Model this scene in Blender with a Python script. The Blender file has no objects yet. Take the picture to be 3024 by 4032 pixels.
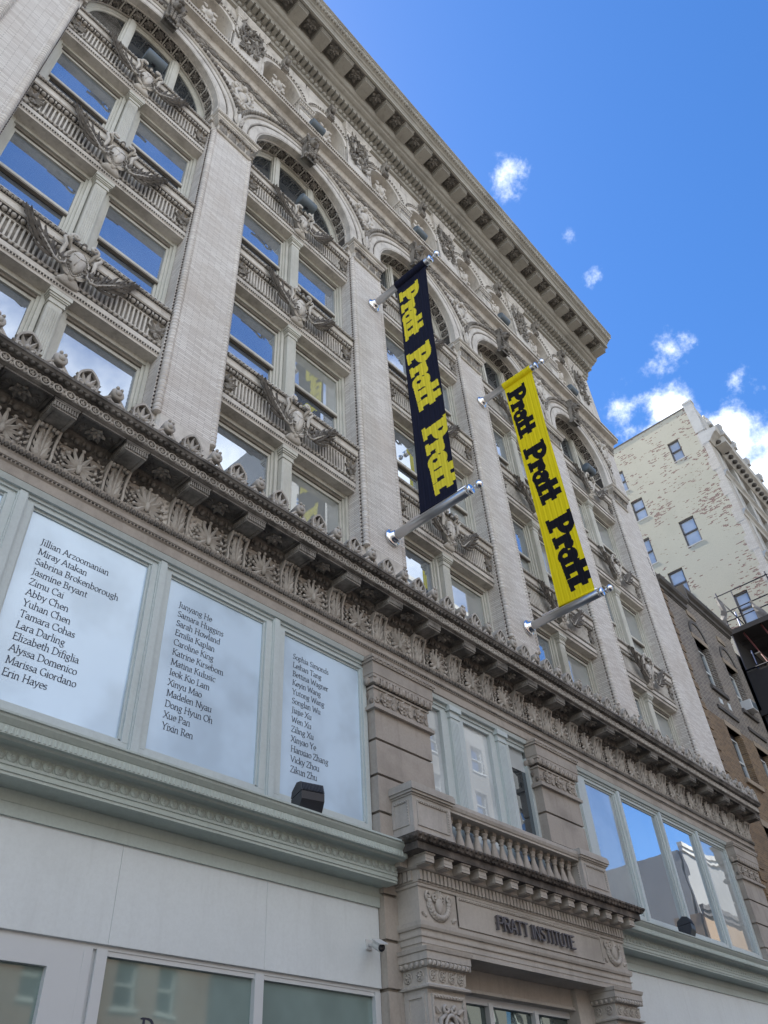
import bpy, math, random
from math import sin, cos, pi, radians, sqrt, atan2
from mathutils import Matrix, Vector
random.seed(7)
S = bpy.context.scene
COL = S.collection

# ------------------------------------------------------------------ camera
cam_d = bpy.data.cameras.new("camera")
cam = bpy.data.objects.new("camera", cam_d); COL.objects.link(cam)
RC = [[0.67414277, -0.73658661, -0.05451318], [0.46010771, 0.47654427, -0.74913714], [0.57778233, 0.47994346, 0.66016805]]
cam_d.sensor_fit = 'VERTICAL'; cam_d.sensor_height = 36.0; cam_d.lens = 3084.21 / 4032 * 36
cam_d.clip_start = 0.1; cam_d.clip_end = 2000
CY = -8.4541
cam.matrix_world = Matrix(((RC[0][0], -RC[1][0], -RC[2][0], 0), (RC[0][1], -RC[1][1], -RC[2][1], CY),
                           (RC[0][2], -RC[1][2], -RC[2][2], 1.6), (0, 0, 0, 1)))
S.camera = cam

# ------------------------------------------------------------------ light
SUN_EL, SUN_AZ = radians(58), radians(-6)      # azimuth measured from +Y towards +X (the sun stands behind the facade)
sun_d = bpy.data.lights.new("sun", 'SUN'); sun = bpy.data.objects.new("sun", sun_d); COL.objects.link(sun)
sun_d.energy = 3.6; sun_d.angle = radians(0.5); sun_d.color = (1.0, 0.95, 0.87)
sdir = Vector((sin(SUN_AZ) * cos(SUN_EL), cos(SUN_AZ) * cos(SUN_EL), sin(SUN_EL)))
sun.rotation_euler = sdir.to_track_quat('Z', 'Y').to_euler()
sun.location = (0, 40, 80)

S.view_settings.view_transform = 'Standard'; S.view_settings.look = 'None'
S.view_settings.exposure = 2.0; S.view_settings.gamma = 1.0
S.render.engine = 'CYCLES'
S.cycles.max_bounces = 6; S.cycles.diffuse_bounces = 3; S.cycles.glossy_bounces = 4
S.cycles.caustics_reflective = False; S.cycles.caustics_refractive = False

class NT:
    """small helper round a node tree"""
    def __init__(s, tree): s.t = tree; s.n = tree.nodes; s.l = tree.links
    def new(s, typ, **kw):
        n = s.n.new(typ)
        for k, v in kw.items():
            if k.startswith('i_'): n.inputs[k[2:].replace('_', ' ')].default_value = v
            else: setattr(n, k, v)
        return n
    def put(s, sock, v):
        if isinstance(v, bpy.types.NodeSocket): s.l.new(v, sock)
        else: sock.default_value = v
    def math(s, op, a, b=0.0, c=None, clamp=False):
        n = s.n.new('ShaderNodeMath'); n.operation = op; n.use_clamp = clamp
        s.put(n.inputs[0], a); s.put(n.inputs[1], b)
        if c is not None: s.put(n.inputs[2], c)
        return n.outputs[0]
    def vmath(s, op, a, b=(0, 0, 0)):
        n = s.n.new('ShaderNodeVectorMath'); n.operation = op
        s.put(n.inputs[0], a); s.put(n.inputs[1], b)
        return n.outputs[1] if op in ('DOT_PRODUCT', 'LENGTH', 'DISTANCE') else n.outputs[0]
    def mix(s, fac, a, b, mode='MIX'):
        n = s.n.new('ShaderNodeMix'); n.data_type = 'RGBA'; n.blend_type = mode
        s.put(n.inputs[0], fac)
        for k, v in ((6, a), (7, b)):
            if not isinstance(v, bpy.types.NodeSocket) and len(v) == 3: v = (*v, 1)
            s.put(n.inputs[k], v)
        return n.outputs[2]
    def ramp(s, v, lo, hi, a=0.0, b=1.0, smooth=True):
        n = s.n.new('ShaderNodeMapRange'); n.interpolation_type = 'SMOOTHSTEP' if smooth else 'LINEAR'
        s.put(n.inputs[0], v); n.inputs[1].default_value = lo; n.inputs[2].default_value = hi
        n.inputs[3].default_value = a; n.inputs[4].default_value = b
        return n.outputs[0]
    def noise(s, vec, scale, detail=4, rough=0.55, out=0, **kw):
        n = s.n.new('ShaderNodeTexNoise'); s.put(n.inputs['Vector'], vec)
        n.inputs['Scale'].default_value = scale; n.inputs['Detail'].default_value = detail; n.inputs['Roughness'].default_value = rough
        for k, v in kw.items(): n.inputs[k].default_value = v
        return n.outputs[out]

W = bpy.data.worlds.new("World"); S.world = W; W.use_nodes = True
w = NT(W.node_tree)
for n in list(w.n): w.n.remove(n)
sky = w.new('ShaderNodeTexSky', sky_type='NISHITA', sun_disc=False, sun_elevation=SUN_EL, sun_rotation=SUN_AZ,
            air_density=1.0, dust_density=0.3, ozone_density=3.0, altitude=50)
dirn = w.new('ShaderNodeTexCoord').outputs['Generated']
dirn = w.vmath('NORMALIZE', dirn)
sep = w.new('ShaderNodeSeparateXYZ'); w.l.new(dirn, sep.inputs[0])
wob = w.noise(dirn, 9.0, 6, 0.62)
fine = w.noise(dirn, 30.0, 6, 0.65)
big = w.noise(dirn, 3.2, 6, 0.6)
SPOTS = [(0.4424, 0.1441, 0.8852, 0.033, .82), (0.5737, 0.1311, 0.8085, 0.019, .85), (0.5324, 0.1354, 0.8356, 0.018, .55), (0.6699, 0.1013, 0.7355, 0.034, .62),
         (0.6763, 0.1241, 0.7261, 0.028, .66), (0.6824, 0.1843, 0.7073, 0.034, .9), (0.7097, 0.1944, 0.6772, 0.028, .8), (0.7086, 0.1348, 0.6927, 0.036, 1.0),
         (0.7315, 0.0487, 0.6801, 0.034, .7), (0.7690, 0.0900, 0.6325, 0.062, 1.3), (0.7995, 0.0906, 0.5937, 0.105, 1.5), (0.7256, 0.1794, 0.6644, 0.030, 1.0)]
mask = 0.0
for x, y, z, r, k in SPOTS:
    dist = w.vmath('DISTANCE', dirn, (x, y, z))
    mask = w.math('MAXIMUM', mask, w.ramp(dist, 0.0, r * 1.5, k, 0.0))
tex = w.math('ADD', w.math('MULTIPLY', wob, 0.6), w.math('MULTIPLY', fine, 0.5))
c1 = w.ramp(w.math('ADD', mask, w.math('MULTIPLY', w.math('SUBTRACT', tex, 0.55), 3.6)), 0.45, 1.55)
c1 = w.math('MULTIPLY', c1, w.ramp(mask, 0.0, 0.35))
# banks of white cloud over the north side of the street (behind the camera), seen in the window panes
north = w.math('MULTIPLY', w.math('MULTIPLY', w.ramp(sep.outputs[1], -0.10, -0.32), w.ramp(sep.outputs[0], 0.80, 0.58)), w.ramp(w.math('ADD', sep.outputs[2], w.math('MULTIPLY', w.math('SUBTRACT', big, 0.5), 0.35)), 0.86, 0.70))
c2 = w.ramp(w.math('ADD', w.math('MULTIPLY', north, 0.62), w.math('MULTIPLY', w.math('SUBTRACT', w.math('ADD', big, w.math('MULTIPLY', wob, 0.5)), 0.75), 1.1)), 0.15, 0.75)
c2 = w.math('MULTIPLY', c2, w.ramp(north, 0.0, 0.5))
cl = w.math('MAXIMUM', c1, w.math('MULTIPLY', c2, 0.92))
SKYK = 0.10
skc = w.new('ShaderNodeHueSaturation'); skc.inputs['Hue'].default_value = 0.506; skc.inputs['Saturation'].default_value = 1.27; skc.inputs['Value'].default_value = 0.66; w.l.new(sky.outputs[0], skc.inputs['Color'])
cc = w.mix(w.ramp(tex, 0.35, 0.8), (4.0, 4.35, 4.8), (5.6, 5.7, 5.8))
colr = w.mix(cl, skc.outputs[0], cc)
bg = w.new('ShaderNodeBackground'); w.l.new(colr, bg.inputs[0]); bg.inputs[1].default_value = SKYK
wo = w.new('ShaderNodeOutputWorld'); w.l.new(bg.outputs[0], wo.inputs[0])

# ------------------------------------------------------------------ materials
MATS = {}
def new_mat(name):
    m = bpy.data.materials.new(name); m.use_nodes = True
    t = NT(m.node_tree); b = t.n['Principled BSDF']; MATS[name] = m
    return m, t, b
def objco(t):
    """object-space position plus a per-object offset, so that copies do not repeat"""
    tc = t.new('ShaderNodeTexCoord'); oi = t.new('ShaderNodeObjectInfo')
    off = t.vmath('SCALE', oi.outputs['Location']); off.node.inputs['Scale'].default_value = 1.0
    return t.vmath('ADD', tc.outputs['Object'], off)
def stone(name, base, dark, light=None, amt=0.45, scale=1.3, streak=0.0, rough=0.85, bump=0.15, fine=22, thr=(0.42, 0.72)):
    m, t, b = new_mat(name)
    p = objco(t)
    n1 = t.noise(p, scale, 6, 0.6)
    f = t.ramp(n1, thr[0], thr[1], 0.0, amt)
    c = t.mix(f, base, dark)
    if light:
        n2 = t.noise(t.vmath('ADD', p, (7.3, 1.1, 4.2)), scale * 0.6, 4, 0.55)
        c = t.mix(t.ramp(n2, 0.5, 0.75, 0, 0.6), c, light)
    if streak > 0:
        mp = t.vmath('MULTIPLY', p, (3.0, 3.0, 0.28)); n3 = t.noise(mp, 2.2, 5, 0.62)
        c = t.mix(t.ramp(n3, 0.5, 0.74, 0, streak), c, dark)
    n4 = t.noise(p, fine, 4, 0.7)
    c = t.mix(t.ramp(n4, 0.3, 0.75, 0, 0.22), c, dark)
    t.l.new(c, b.inputs['Base Color']); b.inputs['Roughness'].default_value = rough
    if bump:
        bn = t.new('ShaderNodeBump'); bn.inputs['Strength'].default_value = bump; bn.inputs['Distance'].default_value = 0.02
        t.l.new(t.math('ADD', n4, t.math('MULTIPLY', n1, 0.6)), bn.inputs['Height']); t.l.new(bn.outputs[0], b.inputs['Normal'])
    return m
def brick(name, c1, c2, mortar, bw, bh, ms=0.007, noise_dark=None, namt=0.4, bias=0.0, bump=0.4, rough=0.85, third=None):
    m, t, b = new_mat(name)
    tc = t.new('ShaderNodeNewGeometry'); sp = t.new('ShaderNodeSeparateXYZ'); t.l.new(tc.outputs['Position'], sp.inputs[0])
    u = t.math('ADD', sp.outputs[0], sp.outputs[1]); cb = t.new('ShaderNodeCombineXYZ')
    t.l.new(u, cb.inputs[0]); t.l.new(sp.outputs[2], cb.inputs[1])
    br = t.new('ShaderNodeTexBrick'); t.l.new(cb.outputs[0], br.inputs['Vector'])
    br.inputs['Scale'].default_value = 1.0; br.inputs['Brick Width'].default_value = bw; br.inputs['Row Height'].default_value = bh
    br.inputs['Mortar Size'].default_value = ms; br.inputs['Mortar Smooth'].default_value = 0.3; br.inputs['Bias'].default_value = bias
    br.inputs['Color1'].default_value = (*c1, 1); br.inputs['Color2'].default_value = (*c2, 1); br.inputs['Mortar'].default_value = (*mortar, 1)
    c = br.outputs['Color']
    p = tc.outputs['Position']
    n1 = t.noise(p, 0.55, 6, 0.6)
    if noise_dark: c = t.mix(t.ramp(n1, 0.45, 0.75, 0, namt), c, noise_dark)
    if third:
        n2 = t.noise(t.vmath('ADD', p, (3.1, 9.2, 5.5)), 0.9, 5, 0.6)
        c = t.mix(t.ramp(n2, 0.5, 0.72, 0, 0.5), c, third)
    t.l.new(c, b.inputs['Base Color']); b.inputs['Roughness'].default_value = rough
    bn = t.new('ShaderNodeBump'); bn.inputs['Strength'].default_value = bump; bn.inputs['Distance'].default_value = 0.012; bn.invert = True
    t.l.new(br.outputs['Fac'], bn.inputs['Height']); t.l.new(bn.outputs[0], b.inputs['Normal'])
    return m
def plain(name, col, rough=0.6, metal=0.0, var=0.12, scale=3.0, spec=0.5):
    m, t, b = new_mat(name)
    p = objco(t); n1 = t.noise(p, scale, 5, 0.6)
    c = t.mix(t.ramp(n1, 0.35, 0.75, 0, var), col, tuple(x * 0.55 for x in col))
    t.l.new(c, b.inputs['Base Color']); b.inputs['Roughness'].default_value = rough; b.inputs['Metallic'].default_value = metal
    b.inputs['Specular IOR Level'].default_value = spec
    return m
def glass(name, inner, refl=0.5, tint=(0.9, 0.95, 1.0), wave=0.02, ws=1.2, rough=0.01, bandy=None):
    """window pane: a coated sheet that mirrors the street over whatever blind or dark room is behind it"""
    m, t, b = new_mat(name)
    p = objco(t)
    n0 = t.noise(p, 0.9, 3, 0.5)
    c = t.mix(t.ramp(n0, 0.4, 0.65, 0, 0.5), inner, tuple(x * 0.6 for x in inner))
    t.l.new(c, b.inputs['Base Color']); b.inputs['Roughness'].default_value = 0.4; b.inputs['Specular IOR Level'].default_value = 0.1
    g = t.new('ShaderNodeBsdfGlossy'); g.inputs['Color'].default_value = (*tint, 1); g.inputs['Roughness'].default_value = rough
    bn = t.new('ShaderNodeBump'); bn.inputs['Strength'].default_value = 1.0; bn.inputs['Distance'].default_value = wave
    t.l.new(t.noise(p, ws, 2, 0.4), bn.inputs['Height']); t.l.new(bn.outputs[0], g.inputs['Normal'])
    lw = t.new('ShaderNodeLayerWeight'); lw.inputs['Blend'].default_value = 0.35
    f = t.math('ADD', refl, t.math('MULTIPLY', lw.outputs['Fresnel'], 1.0 - refl), clamp=True)
    mx = t.new('ShaderNodeMixShader'); t.l.new(f, mx.inputs[0]); t.l.new(b.outputs[0], mx.inputs[1]); t.l.new(g.outputs[0], mx.inputs[2])
    t.l.new(mx.outputs[0], t.n['Material Output'].inputs[0])
    return m

M_BRICK = brick('pale_roman_brick', (0.80, 0.765, 0.71), (0.62, 0.575, 0.525), (0.42, 0.39, 0.355), 0.31, 0.052, 0.006, (0.46, 0.385, 0.31), 0.4, bump=0.5)
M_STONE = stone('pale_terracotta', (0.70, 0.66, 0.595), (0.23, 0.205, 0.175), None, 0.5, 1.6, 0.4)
M_SOIL_SHADE = stone('weathered_and_shade_terracotta', (0.31, 0.285, 0.25), (0.075, 0.067, 0.058), (0.48, 0.445, 0.395), 0.75, 3.2, 0.35, thr=(0.38, 0.66))  # weathered carving; also the shade painted behind the spandrel flutes
M_CARVE = stone('pale_carved_terracotta', (0.50, 0.465, 0.415), (0.20, 0.18, 0.155), (0.58, 0.545, 0.49), 0.6, 3.0, 0.3)  # paler tone for raised carving
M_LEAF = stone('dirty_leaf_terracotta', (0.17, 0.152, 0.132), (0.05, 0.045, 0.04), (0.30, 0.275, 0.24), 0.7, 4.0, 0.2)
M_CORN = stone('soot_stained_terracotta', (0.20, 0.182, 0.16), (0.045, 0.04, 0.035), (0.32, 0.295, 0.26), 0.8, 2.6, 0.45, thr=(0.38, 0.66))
M_DARK = stone('soot_and_shade_terracotta', (0.075, 0.067, 0.06), (0.03, 0.027, 0.024), (0.16, 0.145, 0.13), 0.7, 3.5, 0.2)  # dark tone painting shade into carved recesses, with some soot
M_LOWST = stone('brown_limestone', (0.42, 0.375, 0.325), (0.20, 0.175, 0.15), (0.50, 0.46, 0.405), 0.55, 1.1, 0.35)
M_PORT = stone('grey_limestone', (0.50, 0.465, 0.415), (0.25, 0.225, 0.195), (0.56, 0.525, 0.475), 0.5, 1.1, 0.30)
M_GRIME = stone('grimy_limestone', (0.22, 0.19, 0.165), (0.045, 0.04, 0.036), (0.36, 0.31, 0.27), 0.85, 2.4, 0.5, thr=(0.36, 0.62))
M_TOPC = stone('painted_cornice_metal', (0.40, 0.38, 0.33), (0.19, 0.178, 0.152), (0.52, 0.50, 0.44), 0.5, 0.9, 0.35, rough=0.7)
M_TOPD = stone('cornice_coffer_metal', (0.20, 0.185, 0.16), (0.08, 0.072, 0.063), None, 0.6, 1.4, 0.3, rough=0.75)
M_CREAM = stone('cream_painted_wood', (0.61, 0.60, 0.53), (0.36, 0.34, 0.28), (0.68, 0.67, 0.61), 0.45, 1.2, 0.40, rough=0.6, bump=0.06)
M_BROWN = stone('weathered_wood', (0.23, 0.20, 0.165), (0.10, 0.085, 0.07), None, 0.5, 1.2, 0.3, rough=0.7, bump=0.06)
M_GREEN = stone('grey_green_paint', (0.50, 0.57, 0.53), (0.28, 0.32, 0.295), (0.56, 0.62, 0.60), 0.25, 0.9, 0.2, rough=0.5, bump=0.04)
M_SASHG = stone('pale_green_frame_paint', (0.56, 0.62, 0.61), (0.36, 0.39, 0.38), None, 0.2, 0.8, 0.2, rough=0.45, bump=0.03)
M_PANEL = stone('pale_sign_panel', (0.72, 0.775, 0.785), (0.52, 0.56, 0.56), None, 0.35, 0.5, 0.22, rough=0.4, bump=0.02)
M_ALU = plain('white_aluminium', (0.62, 0.65, 0.66), 0.35, 0.0, 0.05)
M_GL_UP = glass('upper_window_glass', (0.20, 0.235, 0.28), 0.50, (0.88, 0.94, 1.0), 0.0012, 0.8)
M_GL_BLIND = glass('window_glass_over_blind', (0.40, 0.42, 0.40), 0.38, (0.9, 0.95, 1.0), 0.0012, 0.8)
M_GL_DARK = glass('dark_arch_glass', (0.03, 0.035, 0.04), 0.16, (0.8, 0.88, 0.95), 0.01, 0.8)
M_GL_FILM = glass('frosted_window_film', (0.64, 0.80, 0.96), 0.07, (0.92, 0.98, 1.0), 0.004, 0.9, 0.10)
M_GL_HALF = glass('window_glass_over_grey_shade', (0.44, 0.47, 0.46), 0.30, (0.9, 0.95, 1.0), 0.003, 0.7)
M_GL_SHADE = glass('window_glass_over_white_shade', (0.62, 0.66, 0.66), 0.10, (0.9, 0.95, 1.0), 0.002, 0.8)
M_GL_CLEAR = glass('mirror_like_window_glass', (0.30, 0.34, 0.36), 0.62, (0.9, 0.95, 1.0), 0.003, 0.7)
M_GL_SHOP = glass('shop_window_glass', (0.21, 0.29, 0.27), 0.09, (0.80, 0.90, 0.88), 0.004, 0.7, 0.04)
M_GL_DOOR = glass('door_glass', (0.02, 0.035, 0.033), 0.25, (0.75, 0.85, 0.82), 0.008, 0.7)
M_NAVY = plain('dark_navy_vinyl', (0.02, 0.025, 0.05), 0.5, 0, 0.0)
M_STEEL = plain('brushed_steel', (0.55, 0.55, 0.56), 0.32, 1.0, 0.08, 8)
M_CHROME = plain('polished_steel', (0.80, 0.81, 0.83), 0.07, 1.0, 0.03)
M_BLACK = plain('matt_black_metal', (0.022, 0.024, 0.03), 0.45, 0, 0.1)
M_SLATE = plain('slate_grey_metal', (0.12, 0.15, 0.17), 0.5, 0.0, 0.15)
M_LETTER = plain('dark_bronze_letter', (0.16, 0.15, 0.16), 0.45, 0.6, 0.2, 12)
M_WHITEP = plain('white_plastic', (0.62, 0.63, 0.62), 0.4)
M_YELLOW = plain('yellow_banner_cloth', (0.90, 0.74, 0.012), 0.75, 0, 0.06, 1.0, 0.2)
M_BLKCLOTH = plain('black_banner_cloth', (0.010, 0.012, 0.030), 0.8, 0, 0.05, 1.0, 0.2)
M_BLKPRINT = plain('black_print_on_cloth', (0.009, 0.009, 0.016), 0.8, 0, 0.05, 1.0, 0.2)
M_YELPRINT = plain('yellow_print_on_cloth', (0.86, 0.72, 0.05), 0.8, 0, 0.06, 1.0, 0.2)

# ------------------------------------------------------------------ mesh building
class MB:
    def __init__(s): s.v = []; s.f = []; s.sm = []; s.mi = []; s.m = 0
    def add(s, vs, fs, smooth=False):
        o = len(s.v); s.v.extend(vs)
        for f in fs: s.f.append(tuple(i + o for i in f)); s.sm.append(smooth); s.mi.append(s.m)
    def merge(s, b, loc=(0, 0, 0), rot=None, sc=(1, 1, 1), m=None):
        """copy another builder in, scaled, rotated (3x3) and moved; m sets one material index"""
        o = len(s.v); flip = sc[0] * sc[1] * sc[2] < 0
        for (x, y, z) in b.v:
            p = Vector((x * sc[0], y * sc[1], z * sc[2]))
            if rot is not None: p = rot @ p
            s.v.append((p.x + loc[0], p.y + loc[1], p.z + loc[2]))
        for f, k, q in zip(b.f, b.sm, b.mi):
            f = tuple(i + o for i in f)
            s.f.append(f[::-1] if flip else f); s.sm.append(k); s.mi.append(q if m is None else m)
    def box(s, x0, x1, y0, y1, z0, z1):
        s.add([(x0, y0, z0), (x1, y0, z0), (x1, y1, z0), (x0, y1, z0), (x0, y0, z1), (x1, y0, z1), (x1, y1, z1), (x0, y1, z1)],
              [(0, 3, 2, 1), (4, 5, 6, 7), (0, 1, 5, 4), (1, 2, 6, 5), (2, 3, 7, 6), (3, 0, 4, 7)])
    def bevbox(s, x0, x1, y0, y1, z0, z1, b=0.015):
        """box whose front (-y) edges are chamfered"""
        s.add([(x0, y1, z0), (x1, y1, z0), (x1, y1, z1), (x0, y1, z1), (x0, y0 + b, z0), (x1, y0 + b, z0), (x1, y0 + b, z1), (x0, y0 + b, z1),
               (x0 + b, y0, z0 + b), (x1 - b, y0, z0 + b), (x1 - b, y0, z1 - b), (x0 + b, y0, z1 - b)],
              [(0, 3, 2, 1), (0, 1, 5, 4), (1, 2, 6, 5), (2, 3, 7, 6), (3, 0, 4, 7), (4, 5, 9, 8), (5, 6, 10, 9), (6, 7, 11, 10), (7, 4, 8, 11), (8, 9, 10, 11)])
    def loop(s, rings, closed=True, caps=True, smooth=False):
        """skin a list of equally long vertex rings"""
        n = len(rings[0]); vs = [p for r in rings for p in r]; fs = []
        for i in range(len(rings) - 1):
            for j in range(n if closed else n - 1):
                k = (j + 1) % n; fs.append((i * n + j, i * n + k, (i + 1) * n + k, (i + 1) * n + j))
        if caps and closed: fs += [tuple(range(n))[::-1], tuple((len(rings) - 1) * n + j for j in range(n))]
        s.add(vs, fs, smooth)
    def px(s, prof, x0, x1, smooth=False):          # profile (y,z) run along x
        s.loop([[(x0, y, z) for y, z in prof], [(x1, y, z) for y, z in prof]], smooth=smooth)
    def pz(s, prof, z0, z1, smooth=False):          # plan (x,y) run up z
        s.loop([[(x, y, z0) for x, y in prof], [(x, y, z1) for x, y in prof]], smooth=smooth)
    def py(s, out, y0, y1, smooth=False):           # outline (x,z) given a depth
        s.loop([[(x, y0, z) for x, z in out], [(x, y1, z) for x, z in out]], smooth=smooth)
    def wrap(s, prof, x0, x1, yb):
        """moulding profile of (overhang, z) wrapped round the left end, front and right end of a block; yb = depth of its back"""
        R = []
        for o, z in prof: R.append([(x0 - o, yb, z), (x0 - o, -o, z), (x1 + o, -o, z), (x1 + o, yb, z)])
        s.loop(R, closed=True, caps=True)
    def blob(s, c, r, n=7, m=5):
        vs = []; fs = []
        for i in range(1, m):
            a = pi * i / m
            for j in range(n):
                b = 2 * pi * j / n; vs.append((c[0] + r[0] * sin(a) * cos(b), c[1] + r[1] * sin(a) * sin(b), c[2] + r[2] * cos(a)))
        t = len(vs); vs += [(c[0], c[1], c[2] + r[2]), (c[0], c[1], c[2] - r[2])]
        for i in range(m - 2):
            for j in range(n):
                k = (j + 1) % n; fs.append((i * n + j, (i + 1) * n + j, (i + 1) * n + k, i * n + k))
        for j in range(n):
            k = (j + 1) % n; fs.append((t, j, k)); fs.append((t + 1, (m - 2) * n + k, (m - 2) * n + j))
        s.add(vs, fs, True)
    def tube(s, path, r, n=6, closed=False, smooth=True):
        P = [Vector(p) for p in path]; R = []; up = Vector((0, 1, 0))
        for i, p in enumerate(P):
            a = P[i - 1] if (i > 0 or closed) else p; b = P[(i + 1) % len(P)] if (i < len(P) - 1 or closed) else p
            d = (b - a).normalized(); u = up if abs(d.dot(up)) < 0.95 else Vector((1, 0, 0))
            q = d.cross(u).normalized(); t = q.cross(d); rr = r[i] if isinstance(r, (list, tuple)) else r
            R.append([tuple(p + q * cos(2 * pi * j / n) * rr + t * sin(2 * pi * j / n) * rr) for j in range(n)])
        if closed: R.append(R[0])
        s.loop(R, caps=not closed, smooth=smooth)
    def lathe(s, prof, c=(0, 0, 0), n=14, axis='z', smooth=True):
        R = []
        for r, h in prof:
            ring = []
            for j in range(n):
                a = 2 * pi * j / n; p, q = r * cos(a), r * sin(a)
                if axis == 'z': ring.append((c[0] + p, c[1] + q, c[2] + h))
                elif axis == 'y': ring.append((c[0] + p, c[1] + h, c[2] - q))
                else: ring.append((c[0] + h, c[1] + p, c[2] + q))
            R.append(ring)
        s.loop(R, smooth=smooth)
    def ring(s, c, R, r, n=14, m=5):                # torus lying in the wall plane
        s.tube([(c[0] + R * cos(2 * pi * i / n), c[1], c[2] + R * sin(2 * pi * i / n)) for i in range(n)], r, m, closed=True)
    def leaf(s, o, ang, L, Wd, H=0.03, bend=0.0, tip=0.25, lift=0.0):
        """carved leaf in the wall plane: starts at o, points along ang, a raised midrib, tip curling forward"""
        ts = (0.0, 0.22, 0.5, 0.78, 1.0); ws = (0.35, 0.85, 1.0, 0.7, 0.05); vs = []; fs = []
        for t, k in zip(ts, ws):
            a = ang + bend * t; cx = o[0] + L * t * cos(ang + bend * t * 0.5); cz = o[2] + L * t * sin(ang + bend * t * 0.5)
            nx, nz = -sin(a), cos(a); hw = Wd * 0.5 * k; y = o[1] - lift * t - tip * L * t * t * 0.5
            vs += [(cx + nx * hw, y + 0.0, cz + nz * hw), (cx, y - H, cz), (cx - nx * hw, y + 0.0, cz - nz * hw), (cx, y + H * .9, cz)]
        n = 4
        for i in range(4):
            for j in range(n):
                k = (j + 1) % n; fs.append((i * n + j, (i + 1) * n + j, (i + 1) * n + k, i * n + k))
        s.add(vs, fs, False)
    def sweep(s, prof, cx, cz, a0, a1, n, smooth=False, stilt=0.0):
        """profile of (radius, y) swung round (cx,cz) from a0 to a1; stilt adds straight legs downwards"""
        R = []
        if stilt: R.append([(cx + r * cos(a0), y, cz - stilt) for r, y in prof])
        for i in range(n + 1):
            a = a0 + (a1 - a0) * i / n; R.append([(cx + r * cos(a), y, cz + r * sin(a)) for r, y in prof])
        if stilt: R.append([(cx + r * cos(a1), y, cz - stilt) for r, y in prof])
        s.loop(R, smooth=smooth)
    def mesh(s, name, mats):
        me = bpy.data.meshes.new(name); me.from_pydata(s.v, [], s.f)
        for m in (mats if isinstance(mats, (list, tuple)) else [mats]): me.materials.append(m)
        me.polygons.foreach_set('use_smooth', s.sm); me.polygons.foreach_set('material_index', s.mi)
        import bmesh
        bm = bmesh.new(); bm.from_mesh(me); bmesh.ops.recalc_face_normals(bm, faces=bm.faces); bm.to_mesh(me); bm.free()
        me.update(); return me

WL = {}
def place(name, me, parent=None, loc=(0, 0, 0), label=None, cat=None, group=None, kind=None, rotz=0.0):
    """link one object; loc is its place in the world, turned into the parent's space when it is a part"""
    o = bpy.data.objects.new(name, me); COL.objects.link(o)
    WL[o.name] = Vector(loc)
    if parent is not None:
        o.parent = parent; o.location = Vector(loc) - WL[parent.name]
    else: o.location = loc
    if rotz: o.rotation_euler = (0, 0, rotz)
    if label: o['label'] = label
    if cat: o['category'] = cat
    if group: o['group'] = group
    if kind: o['kind'] = kind
    return o
# ------------------------------------------------------------------ carved ornament, each built once and reused
PB = 5.25                                           # bay spacing
def PC(k): return -0.32 + PB * k                    # pier centres 0..5
def BC(k): return 2.305 + PB * k                    # bay centres 0..4
XL, XR = -1.70, 27.30
HO = 1.935                                          # half opening between piers

def bumps(mb, x0, x1, pitch, c, r, n=6, m=4, dart=None):
    k = max(1, int(round((x1 - x0) / pitch))); p = (x1 - x0) / k
    for i in range(k):
        x = x0 + p * (i + .5); mb.blob((x, c[0], c[1]), r, n, m)
        if dart: mb.box(x + p * .5 - dart * .5, x + p * .5 + dart * .5, c[0] - r[1] * .75, c[0] + .02, c[1] - r[2] * .9, c[1] + r[2] * .9)
def leafrow(mb, x0, x1, pitch, y, z, h, wd, lean=0.0, tip=.3, H=.014):
    k = max(1, int(round((x1 - x0) / pitch))); p = (x1 - x0) / k
    for i in range(k): mb.leaf((x0 + p * (i + .5), y, z), pi / 2 + (lean if i % 2 else -lean), h, wd, H, 0, tip)

def rosette(R=.2, petals=6, depth=.05):
    """flower facing -y"""
    b = MB()
    for k in range(petals):
        a = 2 * pi * k / petals + .3; b.leaf((cos(a) * R * .15, 0, sin(a) * R * .15), a, R * .95, R * .85, depth * .5, 0, .35)
    for k in range(petals):
        a = 2 * pi * (k + .5) / petals + .3; b.leaf((cos(a) * R * .1, -depth * .5, sin(a) * R * .1), a, R * .55, R * .5, depth * .4, 0, .2)
    b.blob((0, -depth * .9, 0), (R * .22, depth * .8, R * .22), 8, 5)
    return b
ROT_DOWN = Matrix(((1, 0, 0), (0, 0, 1), (0, 1, 0)))          # turns a -y facing carving to face down
ROT_DOWN = Matrix.Rotation(radians(90), 3, 'X')
ROS6 = rosette(.2, 6); ROS5 = rosette(.2, 5, .06)

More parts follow.
